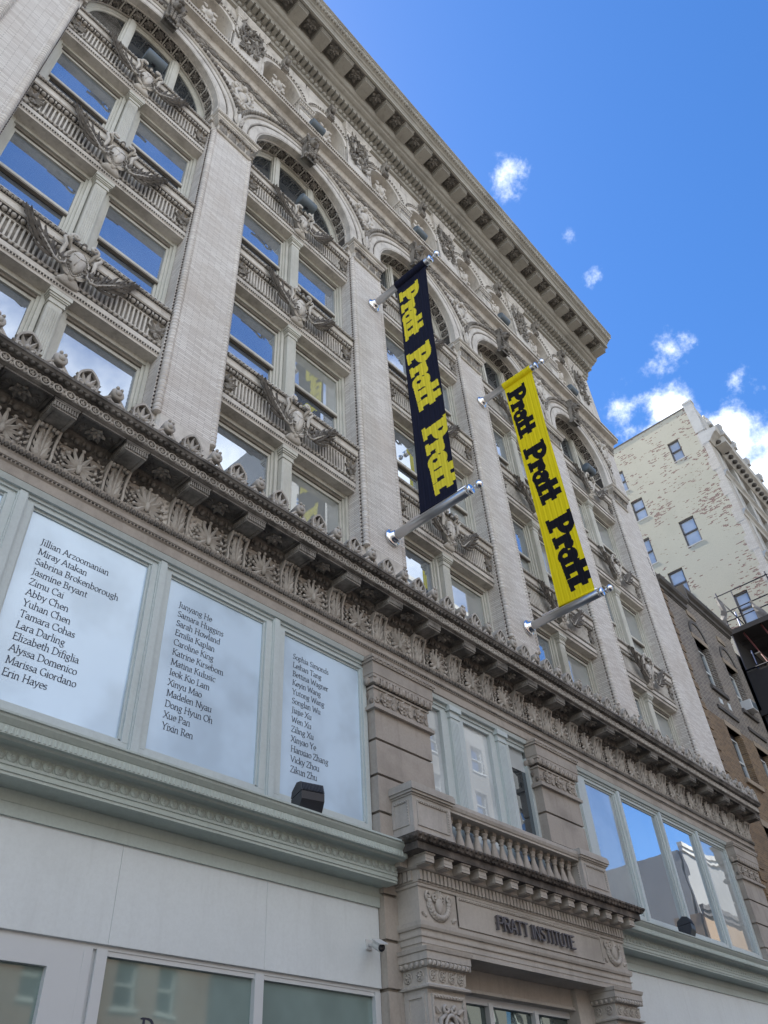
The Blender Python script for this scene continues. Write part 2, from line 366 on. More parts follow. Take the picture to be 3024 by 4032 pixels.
def shield_rings(b, cx, yb, cz, W, Hu, Hd, depth, n=22, steps=((1, 0), (1, .35), (.86, .75), (.6, .95), (.25, 1.0)), smooth=True):
    R = []
    for s, d in steps:
        r = []
        for j in range(n):
            a = 2 * pi * j / n; c = cos(a); x = W * sin(a) * (1 if c > 0 else 1 - .5 * c * c); z = (Hu if c > 0 else Hd) * c
            r.append((cx + x * s, yb - depth * d, cz + z * s))
        R.append(r)
    b.loop(R, smooth=smooth)
def shield_beads(b, cx, y, cz, W, Hu, Hd, n, r):
    for j in range(n):
        a = 2 * pi * j / n; c = cos(a); x = W * sin(a) * (1 if c > 0 else 1 - .5 * c * c); z = (Hu if c > 0 else Hd) * c
        b.blob((cx + x, y, cz + z), (r, r, r), 5, 4)
def spiral(cx, y, cz, r0, turns, a0, sgn=1, n=18, rise=0.0):
    return [(cx + r0 * (1 - .85 * i / n) * cos(a0 + sgn * 2 * pi * turns * i / n), y - rise * i / n, cz + r0 * (1 - .85 * i / n) * sin(a0 + sgn * 2 * pi * turns * i / n)) for i in range(n + 1)]

def frond(b, sg=1):
    """acanthus branch: curls out of the cartouche foot, then runs outward and up"""
    path = [(.27 * sg, .02, .52), (.21 * sg, -.02, .38), (.21 * sg, -.03, .26), (.29 * sg, -.03, .18), (.40 * sg, -.03, .22), (.52 * sg, -.03, .36), (.68 * sg, -.03, .54), (.86 * sg, -.02, .76), (1.04 * sg, -.02, .98)]
    b.m = 2; b.tube(path, [.016, .02, .024, .027, .026, .024, .02, .016, .008], 5); b.m = 1
    for i in range(9):
        t = i / 8.0; x = (.42 + .60 * t) * sg; z = .24 + .70 * t ** 1.05
        L = .40 * (1 - .40 * abs(t - .35)) * (1 - .35 * t)
        a = atan2(.70, .62)
        for up, k in ((1, .85), (-1, 1.1)):
            ang = a + up * (1.05 - .55 * t); aa = ang if sg > 0 else pi - ang; bd = -.8 * up * sg; lf = .06 if i % 2 else -.02
            b.leaf((x, .0, z), aa, L * k, .078 - .02 * t, .034, bd, .16, lf)
            b.leaf((x, -.03, z), aa + .28 * sg * -up, L * k * .62, .05, .02, bd, .2, .0)
    for i in range(6):
        a = radians(30 + 42 * i); a = a if sg > 0 else pi - a
        b.leaf((.28 * sg, -.02, .34), a, .17, .06, .02, .6 * sg, .3)
def cartouche():
    b = MB(); b.m = 0
    # back plate with ears
    shield_rings(b, 0, .2, .60, .25, .34, .52, .15, steps=((1.0, 0), (1, .7), (.93, 1.0), (.84, 1.0), (.78, .85)))
    shield_rings(b, 0, .06, .60, .150, .25, .38, .10, steps=((1, 0), (1, .3), (.9, .7), (.6, .95), (.25, 1.0)))
    b.m = 2; shield_beads(b, 0, .04, .60, .185, .295, .43, 36, .019); b.m = 0
    b.tube([(-.12, -.03, .66), (0, -.05, .60), (.13, -.03, .66)], .010, 4); b.tube([(0, -.05, .6), (-.05, -.03, .36)], .010, 4)
    for sg in (1, -1):
        b.tube([(.20 * sg, .1, .86), (.24 * sg, .0, 1.0)] + spiral(.19 * sg, -.04, 1.06, .085, 1.25, -.3 if sg > 0 else pi + .3, sg, 14, .05), [.03, .036] + [.034] * 8 + [.026] * 7, 6)
        b.tube([(.27 * sg, .12, .42), (.31 * sg, .05, .62), (.29 * sg, .0, .82), (.36 * sg, -.03, .94), (.31 * sg, -.05, .99), (.27 * sg, -.03, .92)], [.02, .035, .04, .034, .028, .02], 6)
        b.tube(spiral(.27 * sg, .0, .36, .085, 1.2, pi / 2, sg, 12), .024, 5)
        b.leaf((.05 * sg, .06, .16), pi / 2 - 1.0 * sg, .22, .10, .03, 0, .2)
    b.m = 1; b.blob((0, -.03, 1.03), (.055, .06, .06), 8, 6); b.m = 0; b.blob((0, -.05, .955), (.04, .04, .035), 6, 5)
    b.loop([[(.17 * cos(a) * s + 0, .2 - .14 * d, .04 + .04 * sin(a) + h) for a in [2 * pi * j / 12 for j in range(12)]] for s, d, h in ((1.2, 0, 0), (1.2, .5, .02), (.55, .85, .14), (.3, .9, .26))], smooth=True)
    frond(b, 1); frond(b, -1)
    return b
CARTOUCHE = cartouche()

def anthemion():
    """palmette of the frieze between two brackets, 0.8 wide, z from -0.3 to 0.3"""
    b = MB(); b.m = 1
    fan = [(.215 * cos(radians(d)) * (1.0 if d not in (0,) else 1), -.06 + .30 * sin(radians(d))) for d in range(-35, 216, 10)]
    b.py(fan, -.012, .0); b.m = 0  # dark fan: shade between the petals put into the colour
    b.blob((0, -.06, -.13), (.045, .05, .10), 8, 6)
    for k in range(11):
        t = (k - 5) / 5.0; a = pi / 2 - t * 2.2; L = .335 - .11 * abs(t) ** 1.4
        b.leaf((sin(t) * .02, -.05, -.09 - .05 * abs(t)), a, L, .074, .03, -.35 * t, .10)
        b.blob((cos(a - .17 * -t) * L * .93, -.075, -.09 - .05 * abs(t) + sin(a - .17 * t) * L * .93), (.033, .03, .033), 6, 4)
    for sg in (1, -1):
        b.tube([(0, -.03, -.24), (.10 * sg, -.03, -.20), (.20 * sg, -.03, -.25), (.30 * sg, -.03, -.28), (.36 * sg, -.03, -.24)], [.02, .022, .02, .018, .015], 5)
        b.tube(spiral(.11 * sg, -.03, -.235, .055, 1.2, pi / 2, -sg, 12), .013, 4)
        b.tube(spiral(.30 * sg, -.03, -.235, .045, 1.2, pi / 2, sg, 12), .012, 4)
        b.m = 1; b.py([((.29) * sg, -.2), (.38 * sg, -.2), (.37 * sg, .12), (.30 * sg, .14)], -.008, .0); b.m = 0  # dark plate painting shade behind the side leaves
        for q in range(8):
            z = -.16 + .055 * q; x = (.335 - .04 * (q % 2)) * sg
            b.leaf((x, -.02, z), pi / 2 + (.9 if q % 2 else -.7) * sg, .10 - .006 * q, .045, .016, 0, .3)
            if q < 4: b.blob((x - .03 * sg, -.03, z - .02), (.024, .03, .024), 5, 4)
    return b
ANTH = anthemion()

def console():
    """acanthus bracket under the modillion, 0.36 wide, z 9.60..10.22"""
    b = MB(); b.m = 1
    prof = [(0.0, 9.61), (-.015, 9.61), (-.02, 9.80), (-.03, 9.95), (-.06, 10.08), (-.09, 10.16), (-.09, 10.21), (0, 10.21)]
    b.px(prof, -.15, .15); b.m = 0
    for sg in (1, -1):
        pth = [(0.0, 9.61), (-.05, 9.61), (-.065, 9.72), (-.05, 9.85), (-.075, 9.98), (-.13, 10.09), (-.16, 10.17), (-.15, 10.21), (0, 10.21)]
        b.px(pth, .168 * sg - .017, .168 * sg + .017)
        for q in range(4):
            z = 9.64 + .13 * q; y = -.035 - (.025 * max(0, q - 2))
            b.leaf((.012 * sg, y, z), pi / 2 - .55 * sg, .20, .10, .03, .5 * sg, .25, .02); b.leaf((.05 * sg, y + .01, z + .03), pi / 2 - .95 * sg, .12, .06, .025, .4 * sg, .3)
    b.tube([(0, -.045, 9.62), (0, -.055, 9.8), (0, -.075, 9.98), (0, -.12, 10.10), (0, -.16, 10.15)], [.012, .022, .024, .024, .015], 5)
    for k in range(5): b.blob((-.12 + .06 * k, -.135, 10.14 + .012 * (2 - abs(k - 2))), (.036, .05, .034), 6, 4)
    return b
def modillion():
    """block under the middle cornice; face with flutes, underside with a sunk panel"""
    b = MB(); b.m = 1
    b.box(-.205, .205, -.55, -.02, 10.30, 10.335); b.m = 0
    b.bevbox(-.185, .185, -.515, -.02, 10.19, 10.30, .012)
    for k in range(10): b.box(-.183 + .0385 * k, -.183 + .0385 * k + .022, -.538, -.51, 10.20, 10.285)
    b.box(-.19, .19, -.545, -.51, 10.283, 10.302)
    for sg in (1, -1):
        for k in range(8):
            x = .195 * sg; b.box(min(x, .18 * sg), max(x, .18 * sg), -.50 + .055 * k, -.50 + .055 * k + .03, 10.20, 10.285)
    for x0, x1, y0, y1 in ((-.185, .185, -.515, -.47), (-.185, .185, -.12, -.06), (-.185, -.14, -.47, -.12), (.14, .185, -.47, -.12)):
        b.box(x0, x1, y0, y1, 10.168, 10.191)
    b.m = 0; b.box(-.125, .125, -.455, -.135, 10.184, 10.1895)
    return b
def coffer_mid():
    """sunk soffit panel between two modillions, with beads and a flower; 0.76 wide"""
    b = MB(); z = 10.335
    for x0, x1, y0, y1 in ((-.36, .36, -.555, -.52), (-.36, .36, -.10, -.05), (-.36, -.325, -.52, -.10), (.325, .36, -.52, -.10)):
        b.box(x0, x1, y0, y1, z - .03, z)
    bx = [(-.31 + .039 * i, -.505) for i in range(17)] + [(-.31 + .039 * i, -.115) for i in range(17)] + [(s * .312, -.47 + .04 * i) for s in (1, -1) for i in range(9)]
    for x, y in bx: b.blob((x, y, z - .008), (.016, .016, .016), 5, 4)
    b.m = 1; b.merge(ROS6, (0, -.31, z), Matrix.Rotation(radians(90), 3, 'X'), (.68, 1.2, .68), 1)
    for sg in (1, -1):
        for k in range(5):
            a = radians(-60 + 30 * k); a = a if sg > 0 else pi - a
            q = MB(); q.leaf((0, 0, 0), a, .12, .06, .015, 0, .3); b.merge(q, (.15 * sg, -.31, z), Matrix.Rotation(radians(90), 3, 'X'))
    return b
def acro_palm():
    """hooded palmette on the cornice cresting, 0.40 wide 0.44 high"""
    b = MB()
    out = []
    for j in range(15):
        t = j / 14.0; a = pi * (1 - t); x = .175 * cos(a); z = .20 + .17 * sin(a) + .06 * max(0, 1 - abs(t - .5) * 4)
        out.append((x, z))
    inn = [(x * .84, .05 + (z - .05) * .88) for x, z in out]
    full_o = [(-.165, .0)] + out + [(.165, .0)]; full_i = [(-.14, .0)] + inn + [(.14, .0)]
    n = len(full_o)
    R = []
    for o, y in ((full_o, .10), (full_o, -.06), (full_i, -.06), (full_i, .0)): R.append([(x, y, z) for x, z in o])
    b.loop(R, closed=False, caps=False)
    b.m = 1; b.add([(x, .0, z) for x, z in full_i], [tuple(range(n))[::-1]]); b.m = 0; b.add([(x, .10, z) for x, z in full_o], [tuple(range(n))])
    for k in range(7):
        t = (k - 3) / 3.0; a = pi / 2 - t * 1.25; L = .27 - .07 * abs(t)
        b.leaf((t * .02, -.0, .08), a, L, .072, .03, -.4 * t, .3)
    for sg in (1, -1): b.tube(spiral(.10 * sg, -.045, .055, .06, 1.2, pi / 2, -sg, 10), .022, 5)
    b.blob((0, -.05, .09), (.045, .04, .05), 7, 5)
    return b
def acro_scroll():
    """curled bud between two palmettes of the cresting"""
    b = MB()
    for sg in (1, -1):
        b.tube([(.40 * sg, .0, .015), (.28 * sg, -.01, .04), (.16 * sg, -.02, .10), (.08 * sg, -.03, .18), (.06 * sg, -.02, .25)], [.012, .022, .03, .03, .02], 5)
        b.tube([(.30 * sg, -.03, .01), (.18 * sg, -.04, .045), (.07 * sg, -.05, .10), (.0, -.05, .06)], [.012, .018, .02, .015], 5)
        b.tube(spiral(.07 * sg, -.05, .07, .05, 1.1, pi / 2, -sg, 9), .018, 5)
    b.lathe([(.02, -.10), (.095, -.10), (.11, -.08), (.10, .0), (.085, .12), (.03, .13)], (0, 0, .26), 12, 'y')
    b.blob((0, -.10, .27), (.06, .035, .06), 7, 5); b.blob((-.03, -.10, .36), (.032, .035, .032), 6, 4); b.blob((.04, -.10, .355), (.028, .03, .028), 6, 4)
    return b
def keystone(h=1.35, w=.36):
    """scrolled keystone carved with a lion's mask; z from 0 (tip) up to h"""
    b = MB()
    for sg in (1, -1):
        pth = [(-.02, h), (-.34, h - .02), (-.42, h - .25), (-.30, h - .6), (-.20, h - .95), (-.26, h - 1.16), (-.30, .08), (-.24, .0), (-.1, .02), (0, .1)]
        k = w / 2 * sg
        b.loop([[(k - .03, y, z) for y, z in pth], [(k + .03, y, z) for y, z in pth]])
        b.tube(spiral(k, -.36, h - .12, .09, 1, 0, 1, 10), .03, 5)
        b.lathe([(.0, -.05), (.075, -.05), (.075, .05), (.0, .05)], (k, -.25, .09), 10, 'x')
    b.px([(0, h), (-.30, h - .02), (-.34, h - .25), (-.24, h - .6), (-.15, h - .95), (-.2, .1), (-.1, .05), (0, .1)], -w / 2, w / 2)
    # lion mask
    z = h - .42
    b.blob((0, -.36, z), (.16, .18, .20), 10, 8); b.blob((0, -.52, z - .02), (.085, .10, .07), 8, 6); b.blob((0, -.48, z - .16), (.07, .08, .045), 8, 5)
    b.blob((0, -.60, z + .01), (.04, .03, .03), 6, 5)
    for sg in (1, -1):
        b.blob((.085 * sg, -.47, z + .09), (.045, .05, .03), 6, 5); b.blob((.14 * sg, -.33, z + .17), (.05, .04, .06), 6, 5)
        b.blob((.06 * sg, -.55, z - .05), (.045, .05, .04), 6, 5)
        for q in range(5): b.leaf((.13 * sg, -.33, z + .14 - .11 * q), (-.5 - .25 * q) if sg > 0 else pi + .5 + .25 * q, .17, .08, .03, 0, .3)
    for q in range(6):
        for p in range(3): b.blob(((p - 1) * .10, -.30 - .02 * (q % 2), .16 + .085 * q), (.055, .06, .05), 6, 4)
    for p in range(5): b.leaf(((p - 2) * .07, -.20, .14), -pi / 2 + (p - 2) * .12, .26, .09, .035, 0, .5)
    return b
def small_key():
    """narrow carved keystone of the niche arches, z 0..0.75"""
    b = MB()
    b.px([(0, .0), (-.12, .02), (-.14, .15), (-.12, .40), (-.24, .58), (-.27, .75), (0, .75)], -.10, .10)
    for sg in (1, -1): b.px([(0, -.02), (-.16, .02), (-.17, .15), (-.15, .40), (-.28, .58), (-.30, .76), (0, .76)], .11 * sg - .02, .11 * sg + .02)
    b.blob((0, -.24, .45), (.08, .10, .10), 8, 6); b.blob((0, -.32, .42), (.03, .05, .035), 6, 4)
    for p in range(3): b.leaf(((p - 1) * .06, -.13, .30), -pi / 2 + (p - 1) * .2, .24, .09, .03, 0, .3)
    for sg in (1, -1): b.leaf((.05 * sg, -.22, .55), pi / 2 - .6 * sg, .18, .08, .03, 0, .4)
    return b
def medallion():
    """shield in a scrolled frame over each pier, centred on 0, about 0.75 wide 1.1 high"""
    b = MB()
    shield_rings(b, 0, .02, 0, .17, .26, .30, .20)
    b.tube([(.25 * cos(a) * (1.0 + .12 * sin(3 * a)), -.10, .38 * sin(a) * (1.0 + .08 * cos(4 * a))) for a in [2 * pi * j / 20 for j in range(20)]], .05, 6, closed=True)
    for sg in (1, -1):
        b.tube(spiral(.26 * sg, -.10, .40, .12, 1.1, 0 if sg < 0 else pi, sg, 12, .05), .045, 6)
        b.tube(spiral(.22 * sg, -.10, -.38, .10, 1.1, 0 if sg < 0 else pi, -sg, 12, .03), .038, 6)
        for q in range(4): b.leaf((.22 * sg, -.05, .25 - .2 * q), (0.5 - .4 * q) if sg > 0 else pi - .5 + .4 * q, .22, .11, .03, 0, .3)
        b.tube([(.30 * sg, -.06, -.15), (.36 * sg, -.08, -.36), (.26 * sg, -.1, -.56), (.0, -.1, -.62)], [.03, .045, .045, .04], 6)
    b.blob((0, -.16, .45), (.10, .10, .10), 8, 6)
    for q in range(3): b.leaf(((q - 1) * .06, -.1, -.36), -pi / 2 + (q - 1) * .35, .24, .10, .03, 0, .3)
    for q in range(3): b.leaf(((q - 1) * .06, -.1, .42), pi / 2 - (q - 1) * .5, .22, .10, .03, 0, .3)
    return b
def niche_shield():
    b = MB()
    shield_rings(b, 0, .30, 0, .15, .22, .27, .22)
    out = [(.25, .33), (.30, .18), (.22, .05), (.26, -.12), (.20, -.30), (.0, -.42)]
    pts = [(x, z) for x, z in out] + [(-x, z) for x, z in out[-2::-1]] + [(-.10, .40), (0, .34), (.10, .40)]
    b.py(pts, .20, .36)
    for sg in (1, -1):
        b.tube(spiral(.20 * sg, .16, .36, .09, 1.1, pi, sg, 10), .04, 5)
        b.tube(spiral(.20 * sg, .16, -.30, .07, 1.1, pi, -sg, 10), .035, 5)
        for q in range(6):
            b.leaf(((.16 + .08 * q) * sg, .24, -.42 - .07 * q), (pi / 2 - .9 * sg) + .3 * sg * (q % 2), .20, .11, .03, 0, .3); b.blob(((.22 + .08 * q) * sg, .2, -.48 - .07 * q), (.05, .05, .05), 6, 4)
    b.blob((0, .2, .36), (.07, .08, .07), 7, 5)
    return b
def trophy(seed):
    """tangle of carved leaves, pods and ribbons on the attic pilasters; x -0.5..0.5, z 0..2.4"""
    rd = random.Random(seed); b = MB()
    for q in range(46):
        t = rd.random(); z = 2.3 - 2.2 * t; x = rd.uniform(-1, 1) * (.58 - .34 * abs(t - .35))
        b.leaf((x, -.02, z), rd.uniform(0, 2 * pi), rd.uniform(.16, .30), rd.uniform(.08, .13), .035, rd.uniform(-.6, .6), .45, .05)
    for q in range(26):
        t = rd.random(); z = 2.25 - 2.1 * t; x = rd.uniform(-1, 1) * (.54 - .32 * abs(t - .35)); r = rd.uniform(.035, .075)
        b.blob((x, -.06, z), (r, r, r * 1.2), 6, 5)
    for sg in (1, -1):
        b.tube([(.1 * sg, -.06, 2.2), (.38 * sg, -.10, 1.9), (.42 * sg, -.08, 1.5), (.25 * sg, -.06, 1.2), (.36 * sg, -.06, .8), (.2 * sg, -.04, .4)], [.03, .045, .05, .04, .04, .02], 6)
        b.tube(spiral(.30 * sg, -.08, 2.1, .13, 1.2, 0, sg, 14), .04, 5)
    b.box(-.42, .42, -.06, .02, 1.30, 1.42)
    return b
# ------------------------------------------------------------------ the long terracotta loft building
BLD = place('loft_building', None, None, (12.8, 0, 0), 'long pale terracotta loft building with tall arched bays, dark carved cornices and a stone doorway', 'building')
def part(name, mb, mats, loc=(0, 0, 0), parent=None, label=None, mesh=None):
    me = mesh or mb.mesh(name, mats)
    return place(name, me, parent or BLD, loc, label)

# core: walls behind everything, the roof and the party wall
b = MB(); b.box(XL, XR - .002, .80, 26, 0, 34.0); b.box(XL, XR, .67, .80, 28.2, 32.9); b.box(XL, XR - .001, .10, .80, 32.9, 34.0); b.box(XL, XL + .3, .1, .8, 0, 28.2); part('wall', b, M_BRICK)

# piers ------------------------------------------------------------
Z_PL, Z_AST, Z_AB = 11.95, 23.22, 23.93
def plan(xl, xr, lb, rb):
    P = [(xl, .75)]
    P += [(xl, .11), (xl + .13, .11), (xl + .13, .05), (xl + .17, 0)] if lb else [(xl, 0)]
    P += [(xr - .17, 0), (xr - .13, .05), (xr - .13, .11), (xr, .11)] if rb else [(xr, 0)]
    return P + [(xr, .75)]
def bead():
    h = Z_AST - Z_PL; n = int(h / .105); d = h / n; pr = [(0.01, Z_PL)]
    for i in range(n):
        z = Z_PL + i * d; pr += [(.066, z + .004), (.083, z + .03), (.083, z + d - .03), (.066, z + d - .004)]
    pr.append((.01, Z_AST)); q = MB(); q.lathe(pr, (0, 0, 0), 10); return q
def bead_full():
    q = bead(); h = Z_AST - Z_PL; n = int(h / .105); d = h / n; q.m = 1
    for sx in (-1, 1):
        for i in range(n): q.box(.088 * sx - .012, .088 * sx + .012, .02, .055, Z_PL + i * d - .012, Z_PL + i * d + .012)
    return q.mesh('bead_moulding', [M_BRICK, M_GRIME])
BEAD_ME = bead_full()
def cap_mesh(xl, xr):
    q = MB(); q.m = 0
    x0, x1 = xl + .16, xr - .16
    q.wrap([(0.0, 23.20), (.05, 23.20), (.075, 23.235), (.05, 23.27), (.02, 23.28), (.02, 23.60), (.05, 23.62), (.12, 23.72), (.14, 23.74), (.14, 23.76), (.17, 23.78), (.17, 23.86), (.20, 23.87), (.24, 23.92), (.24, 23.94), (0, 23.96)], x0, x1, .75)
    q.box(xl - .03, xr + .03, .09, .75, 23.20, 23.27); q.box(xl, xr, .10, .75, 23.27, 23.72); q.box(xl - .07, xr + .07, .06, .75, 23.74, 23.90); q.box(xl - .10, xr + .10, .03, .75, 23.90, 23.935)
    q.m = 1
    leafrow(q, x0, x1, .16, -.03, 23.29, .27, .14, .12, .55, .02); leafrow(q, x0 - .02, x1 + .02, .16, -.05, 23.45, .16, .10, .2, .5, .02)
    bumps(q, x0 - .08, x1 + .08, .135, (-.10, 23.68), (.048, .05, .055), 7, 5, .02)
    bumps(q, x0 - .2, x1 + .2, .05, (-.205, 23.885), (.018, .02, .02), 5, 4)
    for sg, xs in ((-1, xl), (1, xr)):
        for k in range(4): q.blob((xs + .06 * sg, .16 + .13 * k, 23.68), (.05, .05, .055), 6, 5); q.leaf((xs + .02 * sg, .16 + .13 * k, 23.3), pi / 2, .3, .1, .03, 0, .3)
    return q.mesh('capital', [M_STONE, M_SOIL_SHADE])
for k in range(6):
    xl, xr = -.69, .69
    lb = rb = True
    pxl, pxr = (XL - PC(0), xr) if k == 0 else ((xl, XR - PC(5)) if k == 5 else (xl, xr))
    q = MB(); q.pz(plan(pxl, pxr, k != 0, k != 5), Z_PL, 24.0 if k in (0, 5) else Z_AST)
    p = part('pier', q, M_BRICK, (PC(k), 0, 0))
    q = MB(); q.pz(plan(pxl, pxr, k != 0, k != 5), 9.6, Z_PL); q.box(max(pxl + .06, -1.2), min(pxr - .06, 1.3), -.02, .3, 9.6, Z_PL - .35)
    part('plinth', q, M_STONE, (PC(k), 0, 0), p)
    for sx in (-1, 1):
        if (k == 5 and sx == 1): continue
        x = PC(k) + .585 * sx
        part('bead_moulding', None, None, (x, .055, 0), p, mesh=BEAD_ME)
    part('capital', None, None, (PC(k), 0, 0), p, mesh=cap_mesh(-.69, .69))
    if k == 0: part('bead_moulding', None, None, (-.72, .0, 0), p, mesh=BEAD_ME)

# spandrels between the floors -------------------------------------
SOF = [13.55, 17.75, 21.98]                         # soffits of the three spandrels
SH = 1.30
def spandrel():
    q = MB(); q.m = 0
    prof = [(.78, .0), (.235, .0), (.225, .045), (.205, .06), (.205, .10), (.195, .11), (.195, .225), (.20, .235), (.20, .32), (.25, .33), (.25, .90), (.19, .905), (.13, .98), (.11, 1.0), (.085, 1.02), (.085, 1.16), (.07, 1.175), (.035, 1.285), (.035, 1.30), (.78, 1.32)]
    q.px(prof, -HO, HO)
    for i in range(38):                             # ribs between the flutes
        x = -1.62 + 3.24 * i / 37
        q.bevbox(x - .019, x + .019, .196, .252, .345, .87, .008)
    q.px([(.226, .33), (.196, .335), (.196, .36), (.226, .365)], -1.66, 1.66); q.px([(.226, .855), (.196, .86), (.196, .885), (.226, .89)], -1.66, 1.66)
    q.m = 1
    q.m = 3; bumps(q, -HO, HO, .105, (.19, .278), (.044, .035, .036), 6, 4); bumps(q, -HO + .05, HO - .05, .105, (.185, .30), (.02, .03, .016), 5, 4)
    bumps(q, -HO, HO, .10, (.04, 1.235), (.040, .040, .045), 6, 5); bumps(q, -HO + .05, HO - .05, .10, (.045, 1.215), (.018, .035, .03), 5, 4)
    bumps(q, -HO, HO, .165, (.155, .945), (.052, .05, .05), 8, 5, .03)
    q.m = 1; q.px([(.26, .36), (.247, .361), (.247, .859), (.26, .86)], -1.64, 1.64)  # darker strip painting shade into the flutes
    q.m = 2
    q.px([(.2, .905), (.187, .906), (.127, .979), (.107, .998), (.2, .998)], -HO, HO); q.px([(.2, .236), (.197, .237), (.197, .318), (.2, .319)], -HO, HO); q.px([(.2, 1.178), (.068, 1.178), (.034, 1.283), (.2, 1.284)], -HO + .0, HO)  # dark strips painting recess shade behind the eggs and leaf bands
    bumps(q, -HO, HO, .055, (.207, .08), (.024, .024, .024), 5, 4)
    q.m = 1
    for sg in (1, -1):                              # corner leaves
        for a in range(7):
            an = radians(-70 + 40 * a); an = an if sg < 0 else pi - an
            q.leaf((1.80 * sg, .20, .60), an, .24, .10, .03, .4 * sg, .35)
        q.blob((1.80 * sg, .17, .60), (.05, .05, .05), 6, 5); q.tube(spiral(1.80 * sg, .18, .46, .08, 1.2, 0, sg, 12), .02, 5)
    return q.mesh('spandrel', [M_STONE, M_SOIL_SHADE, M_DARK, M_CARVE])
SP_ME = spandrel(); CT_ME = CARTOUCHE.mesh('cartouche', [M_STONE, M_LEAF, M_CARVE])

# windows ------------------------------------------------------------
def win_frame(hw, h, rail, single):
    """double-hung window seen from its middle foot: box frame, head, sashes"""
    q = MB(); q.m = 0
    for sg in (1, -1):
        a, c = sorted((hw * sg, (hw - .075) * sg)); q.box(a, c, .44, .78, 0, h)
        a, c = sorted(((hw - .075) * sg, (hw - .125) * sg)); q.box(a, c, .50, .78, 0, h)
        a, c = sorted(((hw - .125) * sg, (hw - .175) * sg)); q.box(a, c, .545, .78, 0, h)
    q.box(-hw + .075, hw - .075, .465, .78, h - .10, h - .002); q.m = 1; q.box(-hw + .125, hw - .125, .51, .78, h - .17, h - .10)
    q.m = 0; q.box(-hw + .125, hw - .125, .55, .78, h - .25, h - .17); q.box(-hw + .12, hw - .12, .48, .78, .0, .09)
    if not single:
        q.box(-hw + .17, hw - .17, .545, .62, rail - .01, rail + .065); q.m = 1
        q.box(-hw + .17, hw - .17, .55, .63, rail - .055, rail - .01)
        q.m = 0
        for sg in (1, -1):
            a, c = sorted(((hw - .175) * sg, (hw - .225) * sg)); q.box(a, c, .60, .78, .09, rail - .05)
    return q.mesh('window_frame', [M_CREAM, M_BROWN])
def pane_mesh(hw, z0, z1, y, mat, nm):
    q = MB(); q.box(-hw, hw, y, y + .02, z0, z1); return q.mesh(nm, mat)
HW = .885; WH = 2.905
WF = win_frame(HW, WH, 1.36, False)
def colonnette():
    q = MB()
    q.pz([(-.135, .78), (-.135, .33), (-.115, .31), (.115, .31), (.135, .33), (.135, .78)], 0, 2.62)
    for k in range(6): q.bevbox(-.108 + .038 * k, -.108 + .038 * k + .024, .298, .32, .12, 2.48, .008)
    for (o, a, c) in ((.02, 2.60, 2.63), (.012, 2.63, 2.72), (.035, 2.72, 2.75), (.055, 2.75, 2.80), (.075, 2.80, 2.899)):
        q.box(-.135 - o, .135 + o, .31 - o, .78, a, c)
    return q.mesh('colonnette', M_CREAM)
CO_ME = colonnette()
PU = [pane_mesh(HW - .17, 1.40, WH - .20, .59, m, 'upper_pane') for m in (M_GL_UP, M_GL_BLIND)]
PLW = [pane_mesh(HW - .20, .05, 1.34, .64, m, 'lower_pane') for m in (M_GL_UP, M_GL_BLIND)]
# 0 = clear glass, 1 = pale blind behind; one string per floor, left and right window of every bay, upper then lower sash
BL = {0: '00 00 00 11 01 11 01 11 01 11', 1: '00 00 00 10 00 11 01 10 01 11', 2: '00 00 00 00 00 01 01 11 11 11'}
for fl in range(3):
    z0 = SOF[fl] - WH
    codes = BL[fl].split()
    for k in range(5):
        s = part('spandrel', None, None, (BC(k), 0, SOF[fl]), mesh=SP_ME)
        part('cartouche', None, None, (BC(k), 0, SOF[fl] + .14), s, mesh=CT_ME)
        part('colonnette', None, None, (BC(k), 0, z0), mesh=CO_ME)
        for i, sg in enumerate((-1, 1)):
            wn = part('window', None, None, (BC(k) + 1.04 * sg, 0, z0), mesh=WF)
            c = codes[2 * k + i]
            part('upper_pane', None, None, (BC(k) + 1.04 * sg, 0, z0), wn, mesh=PU[int(c[0])])
            part('lower_pane', None, None, (BC(k) + 1.04 * sg, 0, z0), wn, mesh=PLW[int(c[1])])

# arches ---------------------------------------------------------------
ZC, RI = 24.55, 1.93
ST = ZC - Z_AB
def arch_wall():
    """wall over one bay with its round-headed hole, from the capitals up to the string course"""
    q = MB(); R0 = 2.30; zt = 27.35; hx = PB / 2; n = 32; y0 = .02
    inner = [(R0, Z_AB)] + [(R0 * cos(pi * i / n), ZC + R0 * sin(pi * i / n)) for i in range(n + 1)] + [(-R0, Z_AB)]
    inner = [(x, z if z != Z_AB else Z_AB) for x, z in inner]
    outer = [(hx, Z_AB)]
    for i in range(n + 1):
        a = pi * i / n; c, s_ = cos(a), sin(a); t = min(hx / abs(c) if abs(c) > 1e-6 else 1e9, (zt - ZC) / s_ if s_ > 1e-6 else 1e9); outer.append((c * t, ZC + s_ * t))
    outer.append((-hx, Z_AB))
    q.add([(x, y0, z) for x, z in inner] + [(x, y0, z) for x, z in outer], [(i, i + 1, len(inner) + i + 1, len(inner) + i) for i in range(len(inner) - 1)])
    return q.mesh('spandrel_wall', M_STONE)
AW_ME = arch_wall()
